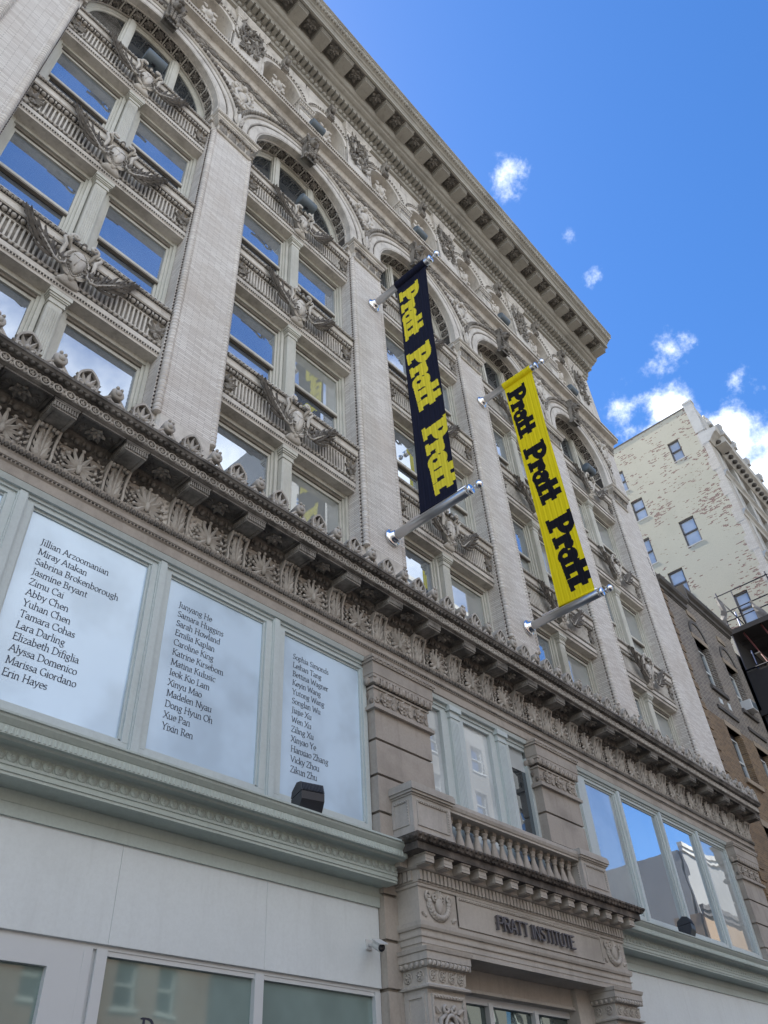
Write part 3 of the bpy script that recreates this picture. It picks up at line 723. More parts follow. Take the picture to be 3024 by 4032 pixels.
def arch_ring():
    q = MB(); q.m = 0
    A0, A1 = 0, pi
    q.sweep([(RI, .02), (RI + .05, -.05), (RI + .27, -.05), (RI + .28, -.03), (RI + .36, -.03), (RI + .37, -.05), (RI + .52, -.05), (RI + .53, .05), (RI, .05)], 0, ZC, A0, A1, 40, False, ST)
    q.sweep([(RI + .60, .03), (RI + .60, -.05), (RI + .64, -.09), (RI + .66, -.05), (RI + .78, -.06), (RI + .80, -.10), (RI + .82, -.04), (RI + .82, .03)], 0, ZC, radians(8), pi - radians(8), 40)
    q.m = 2; q.sweep([(RI, .04), (RI + .05, .04), (RI + .05, .75), (RI, .75)], 0, ZC, A0, A1, 40, False, ST); q.m = 0  # dark lining: shade of the coffers painted on the soffit
    q.sweep([(RI - .002, -.04), (RI + .03, -.04), (RI + .03, .16), (RI - .002, .16)], 0, ZC, A0, A1, 40, False, ST); q.sweep([(RI - .002, .53), (RI + .03, .53), (RI + .03, .6), (RI - .002, .6)], 0, ZC, A0, A1, 40, False, ST)
    for r_ in ((.16, .0), (.50, .0)): q.sweep([(RI + .01, r_[0]), (RI - .035, r_[0]), (RI - .035, r_[0] + .035), (RI + .01, r_[0] + .035)], 0, ZC, A0, A1, 40, False, ST)
    nk = 17
    for i in range(nk + 1):                          # ribs between the coffers
        a = pi * i / nk; rb = MB(); rb.box(-.018, .018, .16, .535, -.0, .035)
        q.merge(rb, ((RI) * cos(a), 0, ZC + (RI) * sin(a)), Matrix.Rotation(-(a + pi / 2) , 3, 'Y'))
    q.m = 1
    nE = 46
    for i in range(nE):                              # bead roll round the arch
        a = radians(10) + radians(160) * (i + .5) / nE; r = RI + .71
        q.blob((r * cos(a), -.10, ZC + r * sin(a)), (.075, .075, .075), 6, 5)
    nL = 120
    for i in range(nL):
        a = pi * (i + .5) / nL; r = RI + .32; q.blob((r * cos(a), -.035, ZC + r * sin(a)), (.03, .018, .03), 4, 3)
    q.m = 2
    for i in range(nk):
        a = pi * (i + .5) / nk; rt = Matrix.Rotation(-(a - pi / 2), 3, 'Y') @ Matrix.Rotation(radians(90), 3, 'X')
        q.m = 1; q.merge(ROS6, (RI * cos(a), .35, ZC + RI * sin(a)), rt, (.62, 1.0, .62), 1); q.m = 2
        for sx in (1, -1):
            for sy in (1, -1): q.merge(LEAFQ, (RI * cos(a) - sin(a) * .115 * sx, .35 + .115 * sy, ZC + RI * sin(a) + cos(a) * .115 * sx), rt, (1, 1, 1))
    return q.mesh('arch', [M_STONE, M_SOIL_SHADE, M_DARK])
LEAFQ = MB(); LEAFQ.blob((0, -.01, 0), (.03, .02, .03), 5, 4)
AR_ME = arch_ring(); KEY_ME = keystone().mesh('keystone', [M_SOIL_SHADE]); MED_ME = medallion().mesh('medallion', [M_STONE])
def arch_window():
    q = MB(); zb = SOF[2] + SH
    q.sweep([(RI - .01, .56), (RI - .12, .56), (RI - .14, .60), (RI - .22, .60), (RI - .22, .78), (RI - .01, .78)], 0, ZC, 0, pi, 36, False, ZC - zb)
    for x in (-.72, .72):
        h = sqrt((RI - .1) ** 2 - .72 ** 2); q.box(x - .12, x + .12, .50, .78, zb, ZC + h); q.box(x - .06, x + .06, .47, .52, zb, ZC + h)
    q.box(-1.9, 1.9, .52, .78, zb, zb + .09)
    for x0, x1 in ((-.60, .60), (-1.75, -.84), (.84, 1.75)):
        for x in (x0, x1): q.box(x - .03, x + .03, .56, .78, zb, ZC + sqrt(max(.02, (RI - .18) ** 2 - x * x)))
        q.box(x0, x1, .57, .78, zb + .95, zb + 1.0) if x0 > -1 and x1 < 1 else None
    return q.mesh('arched_window', [M_CREAM])
AWN_ME = arch_window()
q = MB(); n = 24; zb = SOF[2] + SH
q.add([(RI - .15, .63, zb)] + [((RI - .15) * cos(pi * i / n), .63, ZC + (RI - .15) * sin(pi * i / n)) for i in range(n + 1)] + [(-(RI - .15), .63, zb)], [tuple(range(n + 3))])
AP_ME = q.mesh('arched_pane', M_GL_DARK)
for k in range(5):
    part('spandrel_wall', None, None, (BC(k), 0, 0), mesh=AW_ME)
    a = part('arch', None, None, (BC(k), 0, 0), mesh=AR_ME)
    part('keystone', None, None, (BC(k), .02, ZC + RI - .22), a, mesh=KEY_ME)
    wn = part('arched_window', None, None, (BC(k), 0, 0), mesh=AWN_ME)
    part('arched_pane', None, None, (BC(k), 0, 0), wn, mesh=AP_ME)
q.box(XL, BC(0) - PB / 2 + .001, .02, .3, 23.93, 27.4); part('end_wall', q, M_STONE); q = MB(); q.box(BC(4) + PB / 2 - .001, XR, .02, .8, 23.93, 27.4); part('end_wall', q, M_BRICK)
for k in range(6): part('medallion', None, None, (PC(k), .02, 26.35), mesh=MED_ME)
q = MB()
for sg in (1, -1):
    for j in range(4): q.leaf((.03 * sg, -.06, -.45 + .22 * j), pi / 2 - .35 * sg, .34, .13, .04, 0, .3)
q.tube([(0, -.04, -.75), (0, -.1, -.3), (0, -.1, .2)], [.02, .06, .05], 6)
LF_ME = q.mesh('leaf_boss', M_STONE)
for k in range(6): part('leaf_boss', None, None, (PC(k), .0, 24.95), mesh=LF_ME)

# string course under the attic -----------------------------------------
q = MB(); q.m = 0
q.px([(.3, 27.20), (-.02, 27.20), (-.05, 27.24), (-.05, 27.62), (-.10, 27.64), (-.16, 27.80), (-.18, 27.84), (-.40, 27.84), (-.40, 27.93), (-.42, 27.95), (-.46, 28.0), (-.46, 28.05), (.3, 28.14)], XL, XR)
q.m = 1; leafrow(q, XL, XR, .13, -.085, 27.645, .19, .12, .25, .6, .022); bumps(q, XL, XR, .075, (-.435, 27.965), (.03, .028, .03), 5, 4)
sc = part('string_course', q, [M_STONE, M_CORN])
q = MB()
nG = int((XR - XL) / (PB / 12)); 
for i in range(nG):
    x = XL + (i + .5) * PB / 12; q.blob((x, -.06, 27.43), (.15, .05, .11), 8, 5); q.tube([(x + .20 * cos(t), -.07, 27.43 + .17 * sin(t)) for t in [2 * pi * j / 12 for j in range(12)]], .022, 4, True)
    for sg in (1, -1): q.leaf((x + PB / 24, -.05, 27.43), pi / 2 * sg, .17, .10, .03, 0, .3)
    q.blob((x + PB / 24, -.09, 27.43), (.045, .04, .045), 6, 4)
part('guilloche_band', q, M_SOIL_SHADE, (0, 0, 0), sc)

# attic with niches ------------------------------------------------------
ZN, RN = 30.80, .80
q = MB(); n = 20; R0 = .97; zt = 32.95; y0 = .06
for k in range(5):
    for cx in (BC(k) - 1.13, BC(k) + 1.13):
        inner = [(R0, ZN)] + [(R0 * cos(pi * i / n), ZN + R0 * sin(pi * i / n)) for i in range(1, n)] + [(-R0, ZN)]
        outer = []
        for i in range(n + 1):
            a = pi * i / n; c, s_ = cos(a), sin(a); t = min(1.13 / abs(c) if abs(c) > 1e-6 else 1e9, (zt - ZN) / s_ if s_ > 1e-6 else 1e9); outer.append((c * t, ZN + s_ * t))
        q.add([(cx + x, y0, z) for x, z in inner] + [(cx + x, y0, z) for x, z in outer], [(i, i + 1, n + 2 + i, n + 1 + i) for i in range(n)])
part('attic_wall', q, M_STONE)
def niche():
    q = MB(); q.m = 0
    q.sweep([(RN, .02), (RN + .10, .0), (RN + .17, .02), (RN + .20, .07), (RN + .20, .2), (RN, .2)], 0, ZN, 0, pi, 24)
    q.sweep([(RN + .22, .06), (RN + .22, -.0), (RN + .32, -.02), (RN + .34, .06)], 0, ZN, 0, pi, 24)
    q.sweep([(RN, .05), (RN + .03, .05), (RN + .03, .62), (RN, .62)], 0, ZN, 0, pi, 20, False, ZN - 28.1)
    q.box(-1.0, 1.0, .60, .66, 28.1, 31.7); q.box(-.84, .84, -.02, .62, 28.1, 28.55)
    q.m = 1
    for i in range(24):
        a = pi * (i + .5) / 24; q.blob(((RN + .27) * cos(a), -.01, ZN + (RN + .27) * sin(a)), (.05, .04, .05), 6, 4)
    return q.mesh('niche', [M_STONE, M_SOIL_SHADE])
NI_ME = niche(); NS_ME = niche_shield().mesh('shield', M_STONE); NK_ME = small_key().mesh('niche_keystone', M_SOIL_SHADE)
for k in range(5):
    for sg in (-1, 1):
        nn = part('niche', None, None, (BC(k) + 1.13 * sg, 0, 0), mesh=NI_ME)
        part('shield', None, None, (BC(k) + 1.13 * sg, .05, 30.80), nn, mesh=NS_ME)
        part('niche_keystone', None, None, (BC(k) + 1.13 * sg, .02, 31.62), nn, mesh=NK_ME)
def attic_pier(hw, full):
    q = MB(); q.m = 0
    q.box(-hw, hw, -.01 if full else .04, .62, 28.1, 32.9 if full else 30.15)
    if full:
        q.wrap([(0, 32.35), (.03, 32.35), (.03, 32.45), (.06, 32.50), (.10, 32.62), (.12, 32.66), (.12, 32.78), (0, 32.80)], -hw, hw, .5)
        for x0, x1 in ((-hw, -hw + .06), (hw - .06, hw)): q.box(x0, x1, -.03, .0, 28.1, 32.3)
    else:
        for o, a, c in ((.03, 30.15, 30.20), (.0, 30.20, 30.42), (.05, 30.42, 30.50), (.08, 30.50, 30.68), (.11, 30.68, 30.78)): q.box(-hw - o, hw + o, .04 - o, .62, a, c)
        q.m = 1; bumps(q, -hw - .06, hw + .06, .1, (-.03, 30.60), (.04, .04, .06), 6, 4); leafrow(q, -hw, hw, .1, .02, 30.22, .2, .1, .1, .4)
        for j in range(5): q.blob((-hw - .06, .1 + .1 * j, 30.60), (.04, .04, .06), 6, 4)
    return q
AP2 = attic_pier(.27, False).mesh('niche_pier', [M_STONE, M_SOIL_SHADE])
for k in range(5): part('niche_pier', None, None, (BC(k), 0, 0), mesh=AP2)
for k in range(6):
    hw = .615; q = attic_pier(hw, True)
    if k == 0: q.box(XL - PC(0), -hw, .06, .6, 28.1, 32.9)
    if k == 5: q.box(hw, XR - PC(5), .03, .6, 28.1, 32.9)
    p = part('attic_pier', q, [M_STONE], (PC(k), 0, 0))
    part('carved_foliage', trophy(k), M_SOIL_SHADE, (PC(k), -.02, 29.85), p)

# crowning cornice -----------------------------------------------------------
PBK = PB / 4.5
q = MB(); q.m = 0
q.px([(.5, 32.80), (-.05, 32.80), (-.06, 32.90), (-.08, 32.93), (-.08, 33.12), (-.18, 33.14), (-.20, 33.40), (-.44, 33.42), (-.46, 33.46), (-.50, 33.50), (-.58, 33.52), (-.66, 33.56), (-.70, 33.62), (-.78, 33.64), (-.84, 33.72), (-.86, 33.76), (-.86, 34.12), (.5, 34.12)], XL, XR)
q.px([(.5, 34.12), (-1.50, 34.12), (-1.50, 34.06), (-1.58, 34.06), (-1.58, 34.26), (-1.60, 34.28), (-1.62, 34.34), (-1.68, 34.37), (-1.70, 34.42), (-1.80, 34.48), (-1.86, 34.58), (-1.90, 34.68), (-1.96, 34.72), (-1.96, 34.78), (.5, 35.2)], XL, XR)
nd = int((XR - XL) / (PBK / 5))
for i in range(nd): x = XL + .05 + i * PBK / 5; q.box(x, x + .15, -.45, -.19, 33.16, 33.405)
q.m = 1; bumps(q, XL, XR, .215, (-.10, 33.02), (.105, .10, .095), 8, 6)
nsc = int((XR - XL) / .145)
for i in range(nsc):                                   # shell leaves on the gutter moulding
    x = XL + (i + .5) * (XR - XL) / nsc; q.blob((x, -1.82, 34.56), (.058, .075, .12), 6, 5)
    if i % 2: q.tube([(x + .13 * cos(t), -1.875 - .03 * sin(t), 34.60 + .09 * sin(t)) for t in [pi * j / 6 for j in range(7)]], .022, 4)
part_c = part('cornice', q, [M_TOPC, M_TOPC])
def bracket():
    q = MB(); q.bevbox(-.23, .23, -1.42, -.84, 33.78, 33.98, .012); q.box(-.255, .255, -1.45, -.84, 33.90, 33.94) ; q.box(-.27, .27, -1.47, -.84, 33.98, 34.115)
    q.box(-.245, .245, -1.435, -.84, 33.76, 33.80)
    return q.mesh('bracket', M_TOPC)
def coffer():
    q = MB(); hw = (PBK - .54) / 2 - .002
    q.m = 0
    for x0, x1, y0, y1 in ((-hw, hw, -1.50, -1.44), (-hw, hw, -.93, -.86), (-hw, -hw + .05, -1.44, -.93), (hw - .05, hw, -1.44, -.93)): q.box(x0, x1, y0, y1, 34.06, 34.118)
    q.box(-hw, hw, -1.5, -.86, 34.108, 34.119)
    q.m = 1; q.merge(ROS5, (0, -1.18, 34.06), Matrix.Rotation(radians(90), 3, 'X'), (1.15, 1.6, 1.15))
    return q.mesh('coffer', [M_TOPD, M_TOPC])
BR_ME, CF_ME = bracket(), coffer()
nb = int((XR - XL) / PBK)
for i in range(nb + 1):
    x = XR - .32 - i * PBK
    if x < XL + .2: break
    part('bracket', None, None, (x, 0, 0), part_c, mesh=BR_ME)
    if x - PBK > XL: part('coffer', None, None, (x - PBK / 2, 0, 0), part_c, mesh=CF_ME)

# middle entablature: architrave, palmette frieze, modillion cornice with cresting ---------
q = MB(); q.m = 0
q.px([(.8, 9.12), (.02, 9.12), (-.02, 9.14), (-.02, 9.30), (-.045, 9.32), (-.045, 9.36), (-.06, 9.37), (-.06, 9.44), (-.07, 9.46), (-.12, 9.58), (-.10, 9.60), (.0, 9.61), (.0, 10.14), (.8, 10.14)], XL, XR)
q.m = 1
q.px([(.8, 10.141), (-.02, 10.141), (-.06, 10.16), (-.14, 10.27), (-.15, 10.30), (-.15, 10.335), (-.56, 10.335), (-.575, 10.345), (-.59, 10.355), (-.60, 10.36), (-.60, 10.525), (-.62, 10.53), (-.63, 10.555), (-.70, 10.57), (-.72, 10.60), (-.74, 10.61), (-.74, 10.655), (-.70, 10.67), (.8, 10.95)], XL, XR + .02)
bumps(q, XL, XR, .105, (-.095, 9.52), (.036, .03, .05), 6, 4, .022); bumps(q, XL, XR, .06, (-.058, 9.34), (.022, .02, .02), 5, 4)
bumps(q, XL, XR, .19, (-.105, 10.215), (.055, .055, .058), 8, 5, .03)
bumps(q, XL, XR, .105, (-.675, 10.55), (.04, .036, .03), 6, 4)
nr = int((XR - XL) / (PBK / 6))
for i in range(nr):
    x = XL + (i + .5) * PBK / 6; q.m = 2; q.ring((x, -.605, 10.442), .070, .017, 12, 4); q.ring((x + PBK / 12, -.602, 10.485), .018, .012, 7, 4); q.ring((x + PBK / 12, -.602, 10.40), .018, .012, 7, 4)
    q.m = 3; q.lathe([(.0, -.602), (.052, -.602), (.052, -.599), (.0, -.599)], (x, 0, 10.442), 10, 'y'); q.m = 2  # dark disc painting the shade behind each fascia rosette
    for t in range(5): q.leaf((x, -.604, 10.442), .3 + 2 * pi / 5 * t, .045, .03, .014, 0, .2)
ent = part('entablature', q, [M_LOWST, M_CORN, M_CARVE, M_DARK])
MO_ME = modillion().mesh('modillion', [M_SOIL_SHADE, M_CORN]); CN_ME = console().mesh('console', [M_CARVE, M_DARK]); AN_ME = ANTH.mesh('anthemion', [M_CARVE, M_DARK])
CM_ME = coffer_mid().mesh('soffit_panel', [M_CORN, M_SOIL_SHADE])
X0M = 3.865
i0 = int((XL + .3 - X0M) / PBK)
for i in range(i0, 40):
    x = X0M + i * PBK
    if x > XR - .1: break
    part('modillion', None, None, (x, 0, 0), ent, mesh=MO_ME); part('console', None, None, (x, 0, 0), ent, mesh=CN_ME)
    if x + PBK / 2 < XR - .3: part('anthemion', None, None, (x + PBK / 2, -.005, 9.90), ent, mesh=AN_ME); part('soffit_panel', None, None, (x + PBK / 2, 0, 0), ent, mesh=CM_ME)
PA = .9355; AP_M = acro_palm().mesh('acroterion', [M_CARVE, M_DARK]); AS_M = acro_scroll().mesh('cresting_bud', M_CARVE)
for i in range(-4, 40):
    x = 1.89 + PA * i
    if XL + .2 < x < XR: part('acroterion', None, None, (x, -.64, 10.66), ent, mesh=AP_M)
    if XL + .2 < x + PA / 2 < XR - .2: part('cresting_bud', None, None, (x + PA / 2, -.62, 10.655), ent, mesh=AS_M)
# ------------------------------------------------------------------ second floor: stone pilasters and green framed show windows
PIL = [(PC(2), .76), (PC(3), .76), (PC(5) + .0, .76)]
def pilaster(hw):
    q = MB(); q.m = 0
    z = 0.0; tops = [8.16, 7.53, 6.905, 6.285, 5.66, 5.04, 4.42, 3.80, 3.18, 2.56, 1.94, 1.32, .70, 0.0]
    for a, c in zip(tops[:-1], tops[1:]): q.box(-hw, hw, -.085, .4, c + .045, a)
    q.box(-hw + .06, hw - .06, -.02, .4, 0, 8.2)
    for o, a, c in ((.10, 8.10, 8.16), (.07, 8.16, 8.20), (.02, 8.20, 8.52), (.045, 8.52, 8.56), (.09, 8.60, 8.70), (.11, 8.70, 8.76), (.12, 8.76, 9.0), (.15, 9.0, 9.05), (.17, 9.05, 9.11)):
        q.box(-hw + .03 - o, hw - .03 + o, -.055 - o, .4, a, c + .0005)
    q.m = 1
    x0, x1 = -hw + .03, hw - .03
    bumps(q, x0 - .06, x1 + .06, .185, (-.125, 8.655), (.07, .055, .085), 8, 6, .035)
    for j in range(3): q.blob((x0 - .09, .0 + .15 * j, 8.655), (.055, .07, .085), 7, 5)
    leafrow(q, x0 - .14, x1 + .14, .10, -.205, 9.02, .09, .1, .25, .4, .018)
    for k in range(3):
        x = -.46 + .46 * k; q.merge(ROS6, (x, -.085, 8.36), None, (.68, 1, .68))
        for sg in (1, -1):
            q.tube(spiral(x + .23 * sg, -.085, 8.30, .06, 1.2, pi / 2, sg, 10), .02, 4); q.leaf((x + .23, -.08, 8.36), pi / 2 * sg, .14, .10, .03, 0, .3)
    for sg in (1, -1):
        for j in range(4): q.blob((x0 - .03, -.02 + .1 * j, 8.28 + .13 * (j % 2)), (.04, .04, .06), 6, 4)
    return q.mesh('pilaster', [M_LOWST, M_LOWST])
PI_ME = pilaster(.76)
for x, hw in PIL: part('pilaster', None, None, (x, 0, 0), mesh=PI_ME)

def show_frame(x0, x1, panes, post=True):
    """frame of a row of fixed panes; panes = [(xa, xb)]"""
    q = MB(); zt, zb = 8.93, 6.12; yf = .06
    q.box(x0, x1, yf, .4, 9.0, 9.121); q.box(x0, x1, yf + .03, .4, zt, 9.0); q.px([(.4, 9.05), (yf - .05, 9.05), (yf - .09, 9.12), (.4, 9.1205)], x0, x1)
    q.box(x0, x1, yf + .015, .4, 5.69, zb); q.box(x0, x1, yf - .02, .4, 5.69, 5.96)
    q.box(x0, x1, yf + .07, .16, zt - .04, zt); q.box(x0, x1, yf + .05, .16, zb, zb + .035)
    xs = [x0] + [v for p in panes for v in p] + [x1]
    for a, c in zip(xs[0::2], xs[1::2]):
        q.box(a, c, yf + .012, .4, zb - .01, zt + .01)
        if c - a > .2:
            m = (a + c) / 2; q.box(m - .055, m + .055, yf - .03, .2, 5.96, 9.04); q.box(m - .075, m + .075, yf - .012, .2, 5.96, 9.02)
    for a, c in panes:
        q.box(a - .001, a + .03, yf + .05, .16, zb, zt); q.box(c - .03, c + .001, yf + .05, .16, zb, zt)
    return q
LP = [(.64, 2.52), (2.885, 4.785), (5.13, 7.025), (7.43, 9.30)]
q = show_frame(XL + .3, 9.40, LP)
f = part('show_window', q, M_SASHG)
NAMES = {1: ['Jillian Arzoomanian', 'Miray Atakan', 'Sabrina Brokenborough', 'Jasmine Bryant', 'Zimu Cai', 'Abby Chen', 'Yuhan Chen', 'Tamara Cohas', 'Lara Darling', 'Elizabeth Difiglia', 'Alyssa Domenico', 'Marissa Giordano', 'Erin Hayes'],
         2: ['Junyang He', 'Samara Huggins', 'Sarah Howland', 'Emilia Kaplan', 'Caroline King', 'Katrine Kirsebom', 'Matina Kulusic', 'Ieok Kio Lam', 'Xinyu Mao', 'Madelen Nyau', 'Dong Hyun Oh', 'Xue Pan', 'Yixin Ren'],
         3: ['Sophia Simonds', 'Leihan Tang', 'Bettina Wagner', 'Keyin Wang', 'Yutong Wang', 'Songlan Wu', 'Jiajie Xu', 'Wen Xu', 'Ziling Xu', 'Xinyao Ye', 'Hanxiao Zhang', 'Vicky Zhou', 'Zikun Zhu']}
NAMEX = {1: (3.145, 8.435), 2: (5.375, 8.475), 3: (7.69, 8.52)}
# broad-nib letter skeletons: x to the right, baseline 0, x-height .46, capitals .70; each stroke is a polyline
def arc(cx, cy, rx, ry, a0, a1, n=7): return [(cx + rx * cos(radians(a0 + (a1 - a0) * i / n)), cy + ry * sin(radians(a0 + (a1 - a0) * i / n))) for i in range(n + 1)]
def sf(x, y, w=.07): return [(x - w, y), (x + w, y)]
G = {
 'a': (.42, [arc(.18, .35, .13, .11, 160, 0, 5) + [(.31, .07), (.37, .0), (.40, .03)], arc(.17, .13, .13, .13, 60, 330, 7) + [(.31, .12)], [(.31, .27), (.22, .25)]]),
 'b': (.48, [[(.09, .74), (.09, .02)], arc(.22, .23, .18, .23, 150, -150, 9), sf(.06, .74, .04)]),
 'c': (.40, [arc(.24, .23, .18, .23, 45, 315, 9)]),
 'd': (.50, [[(.38, .74), (.38, .03), (.45, .01)], arc(.24, .23, .18, .23, 30, 330, 9), sf(.35, .74, .04)]),
 'e': (.42, [arc(.22, .23, .17, .23, 0, 315, 10), [(.05, .24), (.39, .25)]]),
 'f': (.30, [[(.13, .0), (.13, .62)] + arc(.25, .62, .12, .12, 180, 50, 4), [(.03, .45), (.26, .45)], sf(.13, 0)]),
 'g': (.44, [arc(.20, .31, .14, .15, 0, 360, 10), [(.12, .18), (.10, .10), (.30, .04), (.36, -.06)] + arc(.20, -.10, .16, .11, 10, -200, 7), [(.33, .40), (.42, .43)]]),
 'h': (.50, [[(.09, .74), (.09, 0)], [(.09, .30)] + arc(.24, .30, .14, .16, 150, 0, 5) + [(.38, 0)], sf(.09, 0, .06), sf(.39, 0, .06), sf(.06, .74, .04)]),
 'i': (.22, [[(.11, .45), (.11, 0)], sf(.11, 0, .06), sf(.08, .45, .04), [(.10, .63), (.13, .66)]]),
 'j': (.22, [[(.12, .45), (.12, -.08), (.03, -.20)], sf(.09, .45, .04), [(.11, .63), (.14, .66)]]),
 'k': (.47, [[(.09, .74), (.09, 0)], [(.36, .45), (.10, .20)], [(.18, .26), (.42, .0)], sf(.09, 0, .06), sf(.06, .74, .04), sf(.36, .45, .05)]),
 'l': (.22, [[(.11, .74), (.11, 0)], sf(.11, 0, .06), sf(.08, .74, .04)]),
 'm': (.74, [[(.09, .45), (.09, 0)], [(.09, .30)] + arc(.23, .30, .13, .16, 150, 0, 5) + [(.36, 0)], [(.36, .30)] + arc(.50, .30, .13, .16, 150, 0, 5) + [(.63, 0)], sf(.09, 0, .06), sf(.36, 0, .06), sf(.64, 0, .06)]),
 'n': (.50, [[(.09, .45), (.09, 0)], [(.09, .30)] + arc(.24, .30, .14, .16, 150, 0, 5) + [(.38, 0)], sf(.09, 0, .06), sf(.39, 0, .06)]),
 'o': (.46, [arc(.23, .23, .18, .23, 0, 360, 12)]),
 'p': (.48, [[(.09, .45), (.09, -.22)], arc(.22, .23, .18, .23, 150, -150, 9), sf(.09, -.22, .06)]),
 'r': (.34, [[(.09, .45), (.09, 0)], [(.09, .28), (.18, .43), (.31, .42)], sf(.09, 0, .06)]),
 's': (.34, [arc(.17, .34, .11, .11, 30, 250, 6) + arc(.16, .12, .12, .12, 70, -150, 6)]),
 't': (.30, [[(.13, .60), (.13, .08), (.18, .0), (.27, .03)], [(.04, .45), (.26, .45)]]),
 'u': (.50, [[(.09, .45), (.09, .15)] + arc(.22, .15, .13, .15, 180, 340, 5), [(.38, .45), (.38, .02), (.45, .01)], sf(.06, .45, .04), sf(.35, .45, .04)]),
 'v': (.44, [[(.04, .45), (.21, .0), (.38, .45)], sf(.05, .45, .06), sf(.38, .45, .05)]),
 'w': (.66, [[(.04, .45), (.18, .0), (.32, .40), (.46, .0), (.60, .45)], sf(.05, .45, .06), sf(.60, .45, .05)]),
 'x': (.44, [[(.05, .45), (.39, .0)], [(.38, .45), (.05, .0)], sf(.06, .45, .05), sf(.38, .45, .05), sf(.06, 0, .05), sf(.39, 0, .05)]),
 'y': (.44, [[(.04, .45), (.22, .02)], [(.38, .45), (.15, -.18), (.04, -.20)], sf(.05, .45, .06), sf(.38, .45, .05)]),
 'z': (.40, [[(.06, .44), (.34, .44), (.05, .01), (.36, .01)]]),
 'A': (.62, [[(.04, 0), (.29, .70), (.56, 0)], [(.13, .24), (.46, .24)], sf(.05, 0, .06), sf(.56, 0, .07)]),
 'B': (.54, [[(.12, .70), (.12, 0)], [(.12, .69)] + arc(.24, .53, .18, .16, 90, -90, 6) + [(.12, .37)], [(.24, .37)] + arc(.26, .19, .21, .18, 90, -90, 6) + [(.12, .01)], sf(.08, .69, .05), sf(.08, .01, .05)]),
 'C': (.60, [arc(.34, .35, .29, .35, 50, 315, 11), [(.53, .52), (.54, .66)]]),
 'D': (.66, [[(.12, .70), (.12, 0)], [(.12, .69)] + arc(.26, .35, .33, .34, 90, -90, 9) + [(.12, .01)], sf(.08, .69, .05), sf(.08, .01, .05)]),
 'E': (.52, [[(.12, .70), (.12, 0)], [(.07, .69), (.45, .69), (.45, .60)], [(.12, .37), (.38, .37)], [(.07, .01), (.47, .01), (.48, .12)]]),
 'G': (.64, [arc(.34, .35, .29, .35, 50, 330, 11), [(.56, .28), (.56, .04)], sf(.54, .29, .07)]),
 'H': (.70, [[(.13, .70), (.13, 0)], [(.56, .70), (.56, 0)], [(.13, .36), (.56, .36)], sf(.13, 0), sf(.56, 0), sf(.13, .69), sf(.56, .69)]),
 'I': (.28, [[(.14, .70), (.14, 0)], sf(.14, 0), sf(.14, .69)]),
 'J': (.30, [[(.16, .70), (.16, .02), (.10, -.12), (.02, -.14)], sf(.16, .69)]),
 'K': (.60, [[(.12, .70), (.12, 0)], [(.48, .69), (.14, .34)], [(.22, .42), (.56, 0)], sf(.12, 0), sf(.12, .69), sf(.48, .69, .06)]),
 'L': (.50, [[(.12, .70), (.12, .0)], [(.06, .01), (.44, .01), (.46, .13)], sf(.12, .69)]),
 'M': (.82, [[(.12, .0), (.14, .70), (.40, .06), (.66, .70), (.70, .0)], sf(.12, 0, .06), sf(.70, 0), sf(.10, .69, .05), sf(.68, .69, .05)]),
 'N': (.70, [[(.12, .0), (.12, .70), (.58, .02), (.58, .70)], sf(.12, 0, .06), sf(.58, .69, .06), sf(.09, .69, .05)]),
 'O': (.68, [arc(.34, .35, .29, .35, 0, 360, 14)]),
 'P': (.52, [[(.12, .70), (.12, 0)], [(.12, .69)] + arc(.25, .51, .20, .18, 90, -90, 6) + [(.12, .33)], sf(.12, 0), sf(.08, .69, .05)]),
 'R': (.58, [[(.12, .70), (.12, 0)], [(.12, .69)] + arc(.25, .52, .19, .17, 90, -90, 6) + [(.12, .35)], [(.28, .35), (.54, 0)], sf(.12, 0), sf(.08, .69, .05)]),
 'S': (.46, [arc(.24, .52, .16, .17, 30, 250, 7) + arc(.22, .18, .18, .18, 70, -160, 7)]),
 'T': (.58, [[(.29, .70), (.29, 0)], [(.05, .60), (.06, .69), (.52, .69), (.53, .60)], sf(.29, 0)]),
 'V': (.62, [[(.05, .70), (.32, .0), (.56, .70)], sf(.06, .69, .06), sf(.56, .69, .05)]),
 'W': (.86, [[(.05, .70), (.25, .0), (.43, .62), (.62, .0), (.81, .70)], sf(.06, .69, .06), sf(.80, .69, .05)]),
 'X': (.60, [[(.06, .70), (.55, .0)], [(.53, .70), (.06, .0)], sf(.07, .69, .06), sf(.53, .69, .06), sf(.07, 0, .06), sf(.54, 0, .06)]),
 'Y': (.58, [[(.05, .70), (.29, .33), (.52, .70)], [(.29, .33), (.29, 0)], sf(.06, .69, .06), sf(.52, .69, .05), sf(.29, 0)]),
 'Z': (.56, [[(.07, .58), (.08, .69), (.48, .69), (.05, .01), (.49, .01), (.51, .12)]]),
}
def hull(P):
    P = sorted(set(P))
    def half(Q):
        h = []
        for p in Q:
            while len(h) > 1 and (h[-1][0] - h[-2][0]) * (p[1] - h[-2][1]) - (h[-1][1] - h[-2][1]) * (p[0] - h[-2][0]) <= 0: h.pop()
            h.append(p)
        return h
    a, c = half(P), half(P[::-1]); return a[:-1] + c[:-1]
